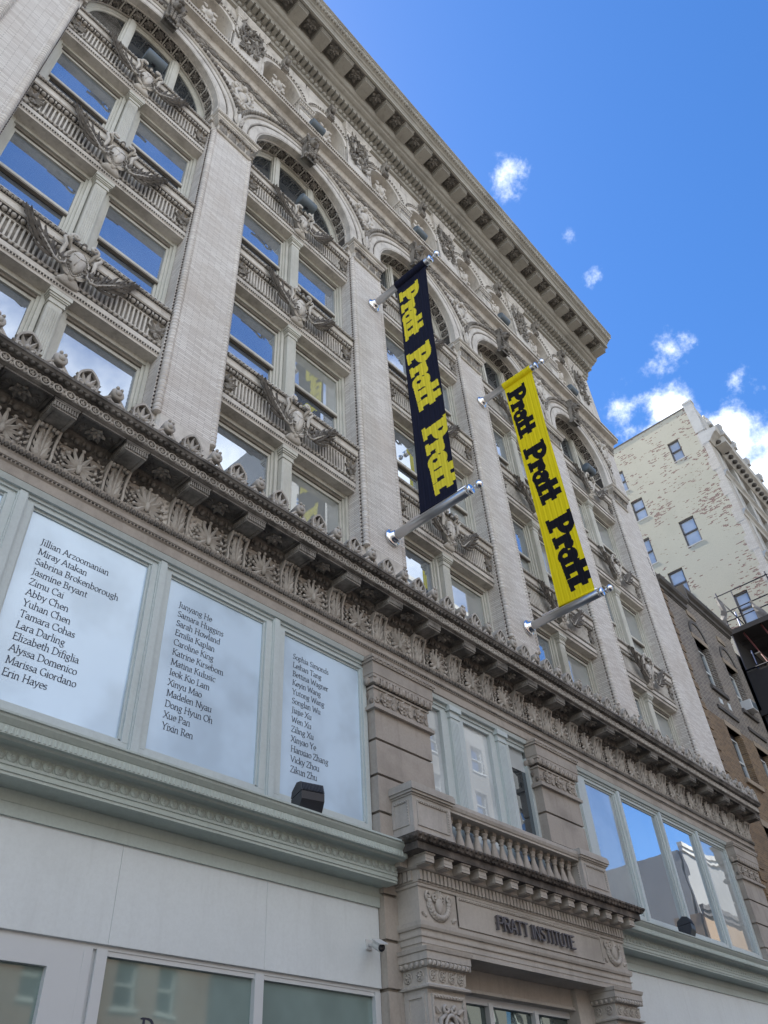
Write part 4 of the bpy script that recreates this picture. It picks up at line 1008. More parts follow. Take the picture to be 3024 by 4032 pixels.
def write(mb, text, x, y, z, size, slant=0.0, track=1.0, nib=(.078, .026), ang=22, depth=.003, width=None):
    """letters drawn with a broad nib on the plane y; the pieces step forward a hair so that none share a plane"""
    ca, sa = cos(radians(ang)), sin(radians(ang)); a, c = nib[0] / 2, nib[1] / 2
    N = [(a * ca - c * sa, a * sa + c * ca), (a * ca + c * sa, a * sa - c * ca), (-a * ca - c * sa, -a * sa + c * ca), (-a * ca + c * sa, -a * sa - c * ca)]
    tot = sum((G[ch][0] if ch in G else .24) for ch in text) * track
    kx = 1.0 if width is None else width / (tot * size)
    cx = 0.0; e = 0
    for ch in text:
        if ch not in G: cx += .24 * track; continue
        for st in G[ch][1]:
            for p, q2 in zip(st[:-1], st[1:]):
                H = hull([(round(u[0] + n[0], 4), round(u[1] + n[1], 4)) for u in (p, q2) for n in N])
                e += 1; dy = .00025 * (e % 7)
                mb.add([(x + (cx + u + slant * v) * size * kx, y - depth - dy, z + v * size) for u, v in H], [tuple(range(len(H)))])
        cx += G[ch][0] * track
for i, (a, c) in enumerate(LP):
    q = MB(); q.box(a + .02, c - .02, .15, .18, 6.13, 8.92)
    p = part('pane', q, M_GL_FILM, (0, 0, 0), f)
    if i in NAMES:
        q = MB(); x, z = NAMEX[i]
        for j, nm in enumerate(NAMES[i]): write(q, nm, x, .15, z - .1635 * j, .142, .06, .98)
        place('name_lettering', q.mesh('name_lettering', M_NAVY), f, (0, 0, 0))

# middle bay: three windows between slender posts
q = MB(); x0, x1 = 10.93, 14.68
q.box(x0, x1, .10, .4, 8.98, 9.121); q.px([(.4, 9.05), (.03, 9.05), (.0, 9.121), (.4, 9.122)], x0, x1); q.box(x0, x1, .13, .4, 8.90, 8.98); q.box(x0, x1, .10, .4, 5.7, 6.0)
for xm in (11.98, 13.60):
    q.box(xm - .14, xm + .14, .05, .4, 6.0, 8.80); q.box(xm - .165, xm + .165, .03, .4, 8.80, 8.86); q.box(xm - .15, xm + .15, .045, .4, 8.86, 8.94); q.box(xm - .19, xm + .19, .0, .4, 8.94, 9.05)
    for k in range(5): q.box(xm - .11 + .046 * k, xm - .11 + .046 * k + .03, .038, .06, 6.2, 8.72)
for a, c in ((10.93, 11.08), (11.62, 11.84), (12.12, 12.35), (13.26, 13.46), (13.74, 13.95), (14.58, 14.68)): q.box(a, c, .12, .4, 6.0, 8.92)
f2 = part('show_window', q, M_SASHG)
for a, c, z0, z1, m in ((11.05, 11.65, 6.0, 8.9, M_GL_SHADE), (12.32, 13.30, 6.35, 8.9, M_GL_SHADE), (12.32, 13.30, 6.0, 6.35, M_GL_DARK), (13.92, 14.60, 8.45, 8.9, M_GL_SHADE), (13.92, 14.60, 6.0, 8.45, M_GL_DARK)):
    q = MB(); q.box(a, c, .20, .22, z0, z1); part('pane', q, m, (0, 0, 0), f2)
RP = [(17.0, 18.44), (18.76, 20.66), (20.98, 22.90), (23.22, 25.0)]
q = show_frame(16.19, 25.17, RP); f3 = part('show_window', q, M_SASHG)
for i, (a, c) in enumerate(RP):
    q = MB(); q.box(a + .02, c - .02, .15, .18, 6.13, 8.92); part('pane', q, M_GL_CLEAR if i in (1, 2) else M_GL_HALF, (0, 0, 0), f3)

# white-green storefront cornices, sign panels and shop windows -------------------------------
def shop_cornice(x0, x1):
    q = MB()
    q.px([(.12, 5.72), (-.60, 5.685), (-.63, 5.68), (-.63, 5.655), (-.61, 5.645), (-.60, 5.62), (-.56, 5.57), (-.55, 5.565), (-.55, 5.47), (-.50, 5.465), (-.48, 5.445), (-.36, 5.44), (-.33, 5.425), (-.315, 5.41), (-.315, 5.30), (-.33, 5.295), (-.33, 5.265), (-.315, 5.26), (-.315, 5.235), (-.325, 5.23), (-.325, 5.20), (-.31, 5.195), (-.31, 5.165), (-.29, 5.16), (.0, 5.16), (.0, 4.89), (.12, 4.89)], x0, x1)
    n = int((x1 - x0) / .062)
    for i in range(n): x = x0 + .02 + i * .062; q.bevbox(x, x + .036, -.558, -.548, 5.478, 5.555, .006)
    n = int((x1 - x0) / .137)
    for i in range(n):
        x = x0 + (i + .5) * (x1 - x0) / n; q.lathe([(.0, -.008), (.060, -.010), (.064, .0), (.05, .012), (.0, .012)][::1], (x, -.318, 5.356), 8, 'y')
        q.ring((x, -.326, 5.356), .026, .008, 10, 4); q.blob((x, -.328, 5.356), (.010, .01, .010), 5, 4)
        for sg in (1, -1): q.blob((x + .0685, -.316, 5.356 + .03 * sg), (.010, .012, .022), 5, 4)
    q.box(x0, x1, -.008, .05, 5.03, 5.04)
    return q
def sign_panels(x0, x1, joints):
    q = MB(); xs = [x0] + joints + [x1]
    for a, c in zip(xs[:-1], xs[1:]): q.bevbox(a + .002, c - .002, .03, .10, 3.845, 4.90, .003)
    return q
part('shop_cornice', shop_cornice(XL, 9.48), M_GREEN); part('sign_panel', sign_panels(XL, 9.41, [.55, 2.80, 5.03, 7.24]), M_PANEL)
part('shop_cornice', shop_cornice(15.90, 27.2), M_GREEN); part('sign_panel', sign_panels(15.9, 25.2, [18.2, 20.5, 22.8]), M_PANEL)
q = MB()
q.box(XL, 9.41, .07, .16, 3.80, 3.845)
for a, c in ((4.78, 4.88), (4.93, 5.06), (7.13, 7.27), (9.30, 9.41)): q.box(a, c, .06, .2, .3, 3.80)
q.box(4.88, 4.93, .10, .2, .3, 3.8); q.box(XL, 4.78, .065, .2, 3.58, 3.80); q.box(4.40, 4.78, .062, .2, .3, 3.58); q.box(5.06, 7.13, .08, .2, 3.75, 3.80); q.box(7.27, 9.30, .08, .2, 3.75, 3.80)
q.box(2.2, 2.33, .06, .2, .3, 3.58); q.box(XL, 9.41, .05, .3, .0, .42)
f4 = part('shop_window', q, M_ALU)
for a, c, z in ((XL, 2.2, 3.58), (2.33, 4.40, 3.58), (5.06, 7.13, 3.75), (7.27, 9.30, 3.75)):
    q = MB(); q.box(a, c, .13, .15, .4, z); part('pane', q, M_GL_SHOP, (0, 0, 0), f4)
q = MB(); write(q, 'P', 5.62, .13, 2.98, .36, 0, 1); place('shop_lettering', q.mesh('shop_lettering', M_NAVY), f4, (0, 0, 0))
q = MB(); q.box(15.9, 25.2, .07, .2, 3.55, 3.845); q.box(15.9, 25.2, .05, .3, 0, .42)
for x in (18.2, 20.5, 22.8): q.box(x - .07, x + .07, .06, .2, .42, 3.55)
f5 = part('shop_window', q, M_ALU)
q = MB(); q.box(15.9, 25.2, .13, .15, .4, 3.55); part('pane', q, M_GL_SHOP, (0, 0, 0), f5)

# ------------------------------------------------------------------ the stone doorway with its balcony
PX0, PX1, PY = 9.72, 15.88, -.505
por = MB(); por.m = 0
por.box(PX0, PX1, PY, .02, 4.375, 5.15)                                   # entablature block
def wr(q, prof, x0=PX0, x1=PX1, yf=PY, yb=.3):
    R = [[(x0 - o, yb, z), (x0 - o, yf - o, z), (x1 + o, yf - o, z), (x1 + o, yb, z)] for o, z in prof]
    q.loop(R)
wr(por, [(.0, 4.56), (.03, 4.565), (.045, 4.60), (.05, 4.655), (.0, 4.66)]); wr(por, [(.0, 4.455), (.02, 4.46), (.025, 4.475), (.0, 4.48)])
por.box(PX0 + .02, PX1 - .02, PY + .01, .02, 4.30, 4.376)
por.box(10.62, 14.98, PY - .02, PY + .05, 4.70, 5.13); por.m = 1
for x0, x1, z0, z1 in ((10.62, 14.98, 5.085, 5.13), (10.62, 14.98, 4.685, 4.72), (10.62, 10.655, 4.72, 5.085), (14.945, 14.98, 4.72, 5.085)): por.box(x0, x1, PY - .035, PY, z0, z1)
bumps(por, 10.66, 14.94, .05, (PY - .036, 5.107), (.018, .014, .014), 5, 4)
por.m = 0
wr(por, [(.0, 5.13), (.025, 5.14), (.03, 5.175), (.015, 5.18), (.015, 5.19)])
wr(por, [(.0, 5.18), (.03, 5.19), (.03, 5.36), (.10, 5.365), (.10, 5.39), (.20, 5.40), (.20, 5.50), (.0, 5.51)][:3] + [(.08, 5.37), (.10, 5.39), (.10, 5.53), (.0, 5.54)])
por.m = 2
wr(por, [(.0, 5.525), (.345, 5.53), (.345, 5.635), (.36, 5.64), (.0, 5.645)]); wr(por, [(.0, 5.64), (.37, 5.642), (.41, 5.67), (.44, 5.71), (.45, 5.735), (.40, 5.75), (.0, 5.82)])
leafrow(por, PX0 - .40, PX1 + .40, .115, PY - .40, 5.645, .10, .11, .3, .5, .02); bumps(por, PX0 - .43, PX1 + .43, .115, (PY - .44, 5.715), (.04, .03, .03), 5, 4)
for j in range(7):
    for xs, sg in ((PX0 - .40, -1), (PX1 + .40, 1)): por.blob((xs + .02 * sg, PY - .35 + .12 * j, 5.70), (.03, .045, .045), 5, 4)
por.m = 1
nd = 63
for i in range(nd): x = PX0 - .02 + i * (PX1 - PX0 + .04) / nd; por.box(x, x + .062, PY - .075, PY - .02, 5.215, 5.355)
for j in range(5): por.box(PX0 - .075, PX0 - .02, PY + .06 + .097 * j, PY + .06 + .097 * j + .062, 5.215, 5.355); por.box(PX1 + .02, PX1 + .075, PY + .06 + .097 * j, PY + .06 + .097 * j + .062, 5.215, 5.355)
por.m = 0
por.box(PX0 + .9, PX1 - .9, .0, .3, 3.96, 4.38); por.px([(.0, 4.02), (-.03, 4.02), (-.05, 3.97), (.0, 3.96)], PX0 + .9, PX1 - .9)   # lintel at the back of the porch
por.box(PX0 + .88, 11.05, -.10, .3, 0, 4.3); por.box(14.45, PX1 - .88, -.10, .3, 0, 4.3)
POR = part('doorway', por, [M_PORT, M_PORT, M_GRIME])
# frieze ornaments beside the sign panel
def wreath():
    q = MB()
    for i in range(15):
        a = pi + pi * i / 14; q.blob((.23 * cos(a), -.02, .05 + .20 * sin(a)), (.05, .045, .045), 6, 5); q.leaf((.25 * cos(a), -.01, .05 + .22 * sin(a)), a + pi / 2, .11, .06, .02, 0, .3)
    for sg in (1, -1):
        q.tube(spiral(.24 * sg, -.02, .13, .075, 1.3, -pi / 2, sg, 14), .022, 5); q.tube(spiral(.09 * sg, -.02, .12, .06, 1.2, -pi / 2, sg, 12), .018, 5); q.leaf((.30 * sg, 0, -.16), pi / 2 - 1.2 * sg, .12, .07, .02, 0, .3); q.blob((-.32 * sg, 0, -.15), (.035, .03, .035), 6, 4)
    shield_rings(q, 0, .0, .02, .085, .11, .13, .06)
    for k in range(5): q.leaf((0, -.01, .10), pi / 2 + (k - 2) * .4, .13, .06, .02, 0, .3)
    return q
WR_ME = wreath().mesh('wreath', M_PORT)
for x in (10.17, 15.43): part('wreath', None, None, (x, PY, 4.90), POR, mesh=WR_ME)
def pbracket():
    q = MB(); q.box(-.10, .10, -.80, -.58, 5.40, 5.505); q.box(-.085, .085, -.765, -.58, 5.385, 5.402); q.box(-.115, .115, -.82, -.58, 5.505, 5.532)
    q.box(-.102, .102, -.806, -.58, 5.44, 5.45)
    return q.mesh('bracket', M_PORT)
PB_ME = pbracket()
for i in range(15):
    x = 9.70 + i * (15.90 - 9.70) / 14; part('bracket', None, None, (x, 0, 0), POR, mesh=PB_ME)
for xs, sg in ((PX0 - .12, -1), (PX1 + .12, 1)):
    for j in range(2):
        q = MB(); q.box(min(xs, xs + .17 * sg), max(xs, xs + .17 * sg), PY + .08 + .43 * j, PY + .28 + .43 * j, 5.385, 5.53); part('bracket', q, M_PORT, (0, 0, 0), POR)
def door_pil():
    q = MB(); hw = .43; yf = -.545
    q.box(-hw, hw, yf + .03, .0, 0, 3.95)
    def w2(pr): 
        R = [[(-hw - o, .0, z), (-hw - o, yf - o, z), (hw + o, yf - o, z), (hw + o, .0, z)] for o, z in pr]; q.loop(R)
    w2([(.0, 3.80), (.05, 3.81), (.055, 3.835), (.03, 3.85), (.0, 3.86), (-.01, 3.87), (-.01, 4.06), (.03, 4.07), (.05, 4.11), (.06, 4.14), (.08, 4.145), (.08, 4.24), (.10, 4.25), (.115, 4.30), (.0, 4.32)])
    q.m = 1
    bumps(q, -hw - .05, hw + .05, .095, (yf - .055, 4.105), (.036, .034, .04), 7, 5, .016)
    for j in range(5): q.blob((-hw - .05, yf + .04 + .1 * j, 4.105), (.034, .036, .04), 6, 5)
    for k in range(4):
        x = -.315 + .21 * k; q.ring((x, yf - .0, 3.965), .065, .014, 12, 4); q.merge(ROS5, (x, yf + .005, 3.965), None, (.26, .5, .26)); q.leaf((x + .105, yf + .01, 3.89), pi / 2, .15, .07, .02, 0, .2)
    for j in range(2):
        rt = Matrix.Rotation(radians(-90), 3, 'Z'); q.merge(ROS5, (-hw + .0, yf + .14 + .22 * j, 3.965), rt, (.26, .5, .26))
        q.tube([(-hw - .005, yf + .14 + .22 * j + .065 * cos(t), 3.965 + .065 * sin(t)) for t in [2 * pi * i / 12 for i in range(12)]], .013, 4, True)
    # sunk panel with cartouche on the shaft
    for x0, x1, z0, z1 in ((-.36, .36, 3.70, 3.745), (-.36, -.325, 1.0, 3.70), (.325, .36, 1.0, 3.70)): q.box(x0, x1, yf + .0, yf + .035, z0, z1)
    bumps(q, -.34, .34, .07, (yf + .0, 3.722), (.025, .018, .018), 5, 4)
    for j in range(16):
        for sg in (1, -1): q.tube(spiral(.342 * sg, yf + .005, 3.62 - .155 * j, .03, 1.1, pi / 2, sg, 6), .012, 4)
    shield_rings(q, 0, yf + .03, 3.26, .11, .17, .20, .09)
    q.tube([(.15 * cos(a), yf - .01, 3.26 + .24 * sin(a)) for a in [2 * pi * j / 18 for j in range(18)]], .03, 5, True)
    for sg in (1, -1):
        q.tube(spiral(.09 * sg, yf, 3.58, .07, 1.1, 0 if sg < 0 else pi, sg, 10), .025, 5); q.tube([(.10 * sg, yf, 3.5), (.22 * sg, yf, 3.44), (.24 * sg, yf, 3.25), (.20 * sg, yf, 3.05)], [.03, .035, .03, .02], 5)
        for k in range(5): q.leaf((.2 * sg, yf + .02, 3.52 - .16 * k), (.5 - .4 * k) if sg > 0 else pi - .5 + .4 * k, .14, .08, .02, 0, .3)
    q.m = 0
    for y0, y1, z0, z1 in ((yf + .08, yf + .40, 3.70, 3.745), (yf + .08, yf + .12, 1, 3.70), (yf + .36, yf + .40, 1, 3.70)): q.box(-hw - .02, -hw + .01, y0, y1, z0, z1)
    for j in range(14): q.blob((-hw - .01, yf + .10, 3.62 - .13 * j), (.014, .02, .03), 5, 4)
    q.box(-hw - .06, hw + .06, yf - .04, .0, 0, .35)
    return q.mesh('door_pilaster', [M_PORT, M_PORT])
DP_ME = door_pil()
for x in (PX0 + .45, PX1 - .45): part('door_pilaster', None, None, (x, 0, 0), POR, mesh=DP_ME)
q = MB()
q.box(11.05, 14.45, .10, .25, 3.86, 3.97); q.box(11.05, 14.45, .08, .25, 2.55, 2.68)
for x in (12.05, 13.35): q.box(x - .055, x + .055, .08, .25, 0, 3.9)
dr = part('door', q, M_ALU, (0, 0, 0), POR)
q = MB(); q.box(11.05, 14.45, .17, .19, 0.0, 3.9); part('door_pane', q, M_GL_DOOR, (0, 0, 0), POR)
# balcony
bal = MB(); bal.m = 0
def pedestal(x0, x1):
    y0 = -.52
    bal.box(x0, x1, y0, .0, 5.78, 6.55); bal.box(x0 - .01, x1 + .01, y0 - .01, .0, 5.78, 6.0)
    for o, a, c in ((.02, 6.53, 6.56), (.05, 6.56, 6.60), (.075, 6.60, 6.69), (.06, 6.69, 6.725)): bal.box(x0 - o, x1 + o, y0 - o, .0, a, c)
    bal.m = 1
    for a, c, z0, z1 in ((x0 + .10, x1 - .08, 6.43, 6.475), (x0 + .10, x1 - .08, 6.06, 6.09), (x0 + .10, x0 + .13, 6.09, 6.43), (x1 - .12, x1 - .08, 6.09, 6.43)): bal.box(a, c, y0 - .016, y0 + .01, z0, z1)
    bumps(bal, x0 + .10, x1 - .08, .06, (y0 - .015, 6.452), (.024, .018, .018), 5, 4)
    for j in range(8): bal.blob((x1 - .10, y0 - .015, 6.40 - .04 * j), (.018, .018, .018), 5, 4)
    for a, c, z0, z1 in ((y0 + .08, -.09, 6.43, 6.47), (y0 + .08, -.09, 6.06, 6.09), (y0 + .08, y0 + .11, 6.09, 6.43), (-.13, -.09, 6.09, 6.43)): bal.box(x0 - .016, x0 + .01, a, c, z0, z1)
    for j in range(7): bal.blob((x0 - .014, y0 + .10 + .045 * j, 6.45), (.016, .02, .018), 5, 4); bal.blob((x0 - .014, y0 + .095, 6.40 - .045 * j), (.016, .018, .02), 5, 4)
    bal.m = 0
pedestal(9.73, 10.72); pedestal(14.90, 15.87)
bal.px([(-.08, 6.50), (-.48, 6.50), (-.48, 6.535), (-.50, 6.55), (-.52, 6.60), (-.52, 6.66), (-.46, 6.70), (-.10, 6.70), (-.08, 6.66)], 10.72, 14.90)
bal.box(10.72, 14.90, -.46, -.10, 5.78, 5.93); bal.box(PX0 - .2, PX1 + .2, -.62, .0, 5.70, 5.80)
BAL = part('balcony', bal, [M_PORT, M_PORT])
def baluster():
    q = MB(); q.lathe([(.055, 5.93), (.058, 5.955), (.05, 5.97), (.075, 6.0), (.082, 6.06), (.075, 6.13), (.05, 6.22), (.036, 6.30), (.034, 6.33), (.05, 6.34), (.05, 6.355), (.038, 6.365), (.062, 6.40), (.07, 6.425), (.05, 6.44), (.052, 6.45)], (0, -.30, 0), 14); q.box(-.055, .055, -.355, -.245, 6.445, 6.502)
    return q.mesh('baluster', M_LOWST)
BA_ME = baluster()
for i in range(16): part('baluster', None, None, (10.945 + .252 * i, 0, 0), BAL, mesh=BA_ME)
# ------------------------------------------------------------------ raised letters over the doorway (block capitals on pins)
CAPS = {'P': [[(0, 0), (0, 1)], [(0, .98), (.40, .98), (.52, .88), (.52, .62), (.40, .50), (0, .50)]],
        'R': [[(0, 0), (0, 1)], [(0, .98), (.40, .98), (.52, .88), (.52, .66), (.40, .54), (0, .54)], [(.25, .54), (.56, 0)]],
        'A': [[(0, 0), (.30, 1), (.60, 0)], [(.10, .30), (.50, .30)]], 'T': [[(.28, 0), (.28, 1)], [(0, .98), (.56, .98)]],
        'I': [[(0.05, 0), (0.05, 1)]], 'N': [[(0, 0), (0, 1), (.50, 0), (.50, 1)]],
        'S': [[(.46, .90), (.34, 1), (.10, .98), (0, .84), (.06, .62), (.40, .44), (.48, .26), (.40, .06), (.22, 0), (.0, .10)]],
        'U': [[(0, 1), (0, .22), (.10, .03), (.25, 0), (.40, .03), (.50, .22), (.50, 1)]], 'E': [[(.48, .98), (0, .98), (0, .02), (.50, .02)], [(0, .56), (.40, .56)]]}
SIGN = place('sign_letters', None, None, (12.8, PY, 4.785), 'row of dark metal capital letters pinned to the stone lintel over the doorway', 'sign')
H = .205; tx = 'PRATT INSTITUTE'
adv = [(.34 if c == ' ' else (.27 if c == 'I' else (.72 if c == 'A' else .70))) for c in tx]; k = 2.375 / sum(adv); x = 11.605
for c, a in zip(tx, adv):
    q = MB(); e = 0
    for st in CAPS.get(c, []):
        for p, r in zip(st[:-1], st[1:]):
            e += 1; d = Vector((r[0] - p[0], r[1] - p[1])); L = d.length; d /= max(L, 1e-6); nn = Vector((-d.y, d.x)) * .055
            P = [(p[0] - d.x * .03, p[1] - d.y * .03), (r[0] + d.x * .03, r[1] + d.y * .03)]
            pts = [(P[0][0] + nn.x, P[0][1] + nn.y), (P[1][0] + nn.x, P[1][1] + nn.y), (P[1][0] - nn.x, P[1][1] - nn.y), (P[0][0] - nn.x, P[0][1] - nn.y)]
            q.py([(x + u * k, 4.785 + v * H) for u, v in pts], PY - .085 - .0006 * e, PY - .045 + .0004 * e)
        for (u, v) in (st[0], st[-1]): q.lathe([(.008, 0), (.008, .06)], (x + u * k, PY - .06, 4.785 + min(.95, max(.05, v)) * H), 6, 'y')
    if q.v: place('letter', q.mesh('letter', M_LETTER), SIGN, (0, 0, 0))
    x += a * k

# ------------------------------------------------------------------ banners and their poles
def pole_mesh(low):
    P = MB(); P.lathe([(.10, 0), (.108, -.01), (.108, -2.20), (.10, -2.21)], (0, 0, 0), 20, 'y'); return P
def hang_pole(X, z, lab, low):
    r = place('banner_pole', None, None, (X, 0, z), lab, 'banner pole', 'steel poles that carry the banners')
    def pt(n, q, m): return place(n, q.mesh(n, m), r, (X, 0, z))
    pt('tube', pole_mesh(low), M_STEEL)
    q = MB(); q.lathe([(.20, -.0), (.215, -.015), (.215, -.05), (.19, -.075), (.155, -.085), (.15, -.12), (.135, -.135), (.125, -.17), (.108, -.18)], (0, 0, 0), 28, 'y'); pt('flange', q, M_CHROME)
    q = MB(); q.lathe([(.108, -2.13), (.114, -2.135), (.114, -2.235), (.10, -2.25), (.0, -2.25)], (0, 0, 0), 20, 'y'); pt('end_cap', q, M_CHROME)
    q = MB(); q.blob((0, -2.42, .0), (.095, .095, .095), 18, 12); q.lathe([(.018, -2.24), (.018, -2.36)], (0, 0, 0), 8, 'y'); pt('ball_finial', q, M_CHROME)
    if low:
        q = MB(); q.lathe([(.022, -.50), (.022, -2.12)], (0, 0, .155), 8, 'y'); q.box(-.015, .015, -.60, -.55, .10, .15); q.box(-.015, .015, -2.08, -2.04, .10, .15); pt('rod', q, M_CHROME)
    return r
def el(u, v, cx, cy, rx, ry): return ((u - cx) / rx) ** 2 + ((v - cy) / ry) ** 2 <= 1
def heavy(u, v):
    """is (u,v) inside the fat slab lettering of the banner word? word is 2.74 long, capitals 1 high"""
    if v < -.03 or v > 1.03: return False
    # P
    if (.08 <= u <= .42 and 0 <= v <= .98) or (-.02 <= u <= .54 and 0 <= v <= .15) or (-.02 <= u <= .36 and .86 <= v <= 1): return True
    if el(u, v, .40, .67, .46, .34) and u > .3 and not el(u, v, .47, .69, .085, .10): return True
    # r
    a = u - .80
    if (.04 <= a <= .34 and 0 <= v <= .68) or (-.04 <= a <= .44 and 0 <= v <= .15) or (-.05 <= a <= .2 and .54 <= v <= .68): return True
    if el(a, v, .45, .52, .20, .18) and a > .24: return True
    # a
    a = u - 1.33
    if (el(a, v, .30, .28, .32, .31) or (.32 <= a <= .62 and .0 <= v <= .52) or el(a, v, .36, .47, .29, .23)) and not el(a, v, .28, .25, .075, .095): return not (a < .15 and .42 < v < .50)
    if .4 <= a <= .70 and 0 <= v <= .14: return True
    # t t
    for s0 in (1.95, 2.41):
        a = u - s0
        if (.07 <= a <= .38 and 0 <= v <= .93) or (-.03 <= a <= .50 and .43 <= v <= .67) or (.07 <= a <= .52 and 0 <= v <= .17): return True
    return False
def banner(X, cloth, ink, words, lab, drift):
    r = place('banner', None, None, (X, -1.48, 12.6), lab, 'banner')
    ny, nz = 96, 760; zt, zb = 21.40, 12.74
    def wave(y, z):
        f = (zt - z) / (zt - zb)
        return .0035 * sin(y * 46 + 1.3 * sin(z * .7)) * (.35 + .65 * min(1, 4 * f * (1 - f) + .3)) + .02 * sin(z * 1.1 + y * 2.0) * 4 * f * (1 - f) + .0022 * sin(y * 83 + z * .5)
    V = []
    for j in range(nz + 1):
        z = zt + (zb - zt) * j / nz; f = j / nz
        yl = -.945 + .05 * 4 * f * (1 - f) * 0 - drift[0] * f; yr = -2.025 - drift[1] * f
        yl -= .03 * sin(pi * f); yr += .045 * sin(pi * f)
        for i in range(ny + 1):
            y = yl + (yr - yl) * i / ny; V.append((wave(y, z), y + 1.48, z - 12.6))
    F, L = [], []
    for j in range(nz):
        z = zt + (zb - zt) * (j + .5) / nz
        for i in range(ny):
            a = j * (ny + 1) + i; fc = (a, a + 1, a + ny + 2, a + ny + 1)
            y = (V[a][1] + V[a + 1][1]) / 2 - 1.48; ink_ = False
            for (z0, z1, b0, b1, hgt) in words:
                if z1 - .1 < z < z0 + .1:
                    u = (z0 - z) / (z0 - z1) * 2.93; v = (b0 + (b1 - b0) * (z0 - z) / (z0 - z1) - y) / hgt
                    if heavy(u, v): ink_ = True
            (L if ink_ else F).append(fc)
    for nm, fs, m in (('cloth', F, cloth), ('lettering', L, ink)):
        used = sorted({i for f_ in fs for i in f_}); mp = {i: n_ for n_, i in enumerate(used)}
        q = MB(); q.add([V[i] for i in used], [tuple(mp[i] for i in f_) for f_ in fs], True)
        me = q.mesh(nm, m); place(nm, me, r, (X, -1.48, 12.6))
    q = MB(); n = 40                                  # sleeve round the upper pole
    R = []
    for i in range(n + 1):
        y = -.94 - 1.095 * i / n; rr = .124 + .004 * sin(i * 1.9) + .003 * sin(i * .7)
        R.append([(rr * cos(t), y + 1.48, 21.47 - 12.6 + rr * sin(t) - (.02 if sin(t) < -.5 else 0)) for t in [2 * pi * k / 18 for k in range(18)]])
    q.loop(R, smooth=True); place('sleeve', q.mesh('sleeve', cloth), r, (X, -1.48, 12.6))
    q = MB(); q.lathe([(.034, -.95 - drift[0]), (.034, -2.02 - drift[1])], (0, 1.48, 12.715 - 12.6), 10, 'y'); place('hem', q.mesh('hem', cloth), r, (X, -1.48, 12.6))
    return r
XB, XY = 10.36, 15.65
hang_pole(XB, 21.47, 'steel wall pole at the top edge of the black banner', False)
hang_pole(XB, 12.56, 'steel wall pole under the foot of the black banner', True)
hang_pole(XY, 21.47, 'steel wall pole at the top edge of the yellow banner', False)
hang_pole(XY, 12.56, 'steel wall pole under the foot of the yellow banner', True)
banner(XB, M_BLKCLOTH, M_YELPRINT, [(21.02, 18.72, -.985, -1.03, .70), (18.12, 15.80, -1.0, -1.17, .76), (15.18, 12.96, -1.16, -1.32, .76)],
       'tall black banner with yellow lettering running down it, hung between two steel poles', (-.08, -.12))
banner(XY, M_YELLOW, M_BLKPRINT, [(21.10, 18.85, -.99, -1.07, .68), (18.36, 16.02, -1.07, -1.24, .73), (15.46, 12.96, -1.20, -1.43, .80)],
       'tall yellow banner with black lettering running down it, hung between two steel poles', (.06, .04))

# ------------------------------------------------------------------ lamps and the camera on the facade
UPL = []
def uplight(x, y, z, lab):
    r = place('uplight', None, None, (x, y, z), lab, 'wall light', 'grey cylinder wall lights')
    if not UPL:
        q = MB(); q.lathe([(.0, -.27), (.175, -.27), (.182, -.26), (.182, .26), (.175, .27), (.0, .27)], (0, 0, .23), 24, 'x')
        b2 = MB(); b2.box(-.05, .05, -.03, .03, 0, .05); b2.box(-.02, .02, -.02, .02, .03, .10)
        UPL.extend([q.mesh('lamp_body', M_SLATE), b2.mesh('bracket_foot', M_BLACK)])
    place('lamp_body', UPL[0], r, (x, y, z)); place('bracket_foot', UPL[1], r, (x, y, z))
zs = SOF[2] + SH + .01
uplight(2.30, -.10, zs, 'grey cylinder light on the sill of the big arch at the top left')
uplight(7.55, -.10, zs, 'grey cylinder light on the sill of the second arch, left of the black banner')
uplight(23.30, -.10, zs, 'grey cylinder light on the sill of the last arch, right of the yellow banner')
for k, t in ((1, 'grey cylinder light on the ledge between the niches, left of the black banner'), (2, 'grey cylinder light on the ledge just above the top of the black banner'),
             (3, 'grey cylinder light on the ledge above the yellow banner pole'), (4, 'grey cylinder light on the ledge near the far corner of the facade')):
    uplight(BC(k) + .05, -.44, 28.03, t)
def flood(x, y, z, rz, lab):
    r = place('floodlight', None, None, (x, y, z), lab, 'floodlight', None, None, rz)
    q = MB()
    # faceted housing in side view (y,z): split shell, sloping face
    q.px([(.14, .24), (.12, .33), (-.02, .42), (-.13, .40), (-.17, .27), (.13, .235)], -.185, .185); q.px([(.135, .225), (-.172, .26), (-.17, .15), (-.10, .02), (.05, -.0), (.13, .08)], -.182, .182)
    place('housing', q.mesh('housing', M_BLACK), r, (x, y, z))
    q = MB()
    for k in range(14): q.px([(-.14, .385), (-.178, .28), (-.16, .275), (-.125, .375)], -.16 + .024 * k, -.16 + .024 * k + .011)
    place('grille', q.mesh('grille', M_BLACK), r, (x, y, z))
    q = MB(); q.tube([(-.05, .05, .06), (-.16, .05, .045), (-.22, .04, .02)], .026, 8); q.box(-.30, -.18, -.02, .10, -.005, .015); place('arm', q.mesh('arm', M_BLACK), r, (x, y, z))
flood(7.52, -.42, 5.70, radians(-14), 'black floodlight on the green ledge below the window with the right-hand column of names')
flood(19.35, -.42, 5.70, radians(10), 'black floodlight on the green ledge below the mirrored windows right of the doorway')
r = place('security_camera', None, None, (9.16, .03, 4.30), 'small white security camera on the pale panel beside the doorway', 'security camera')
def pt(n, q, m): return place(n, q.mesh(n, m), r, (9.16, .03, 4.30))
q = MB(); q.box(-.06, .06, -.02, .0, .0, .13); pt('back_plate', q, M_WHITEP)
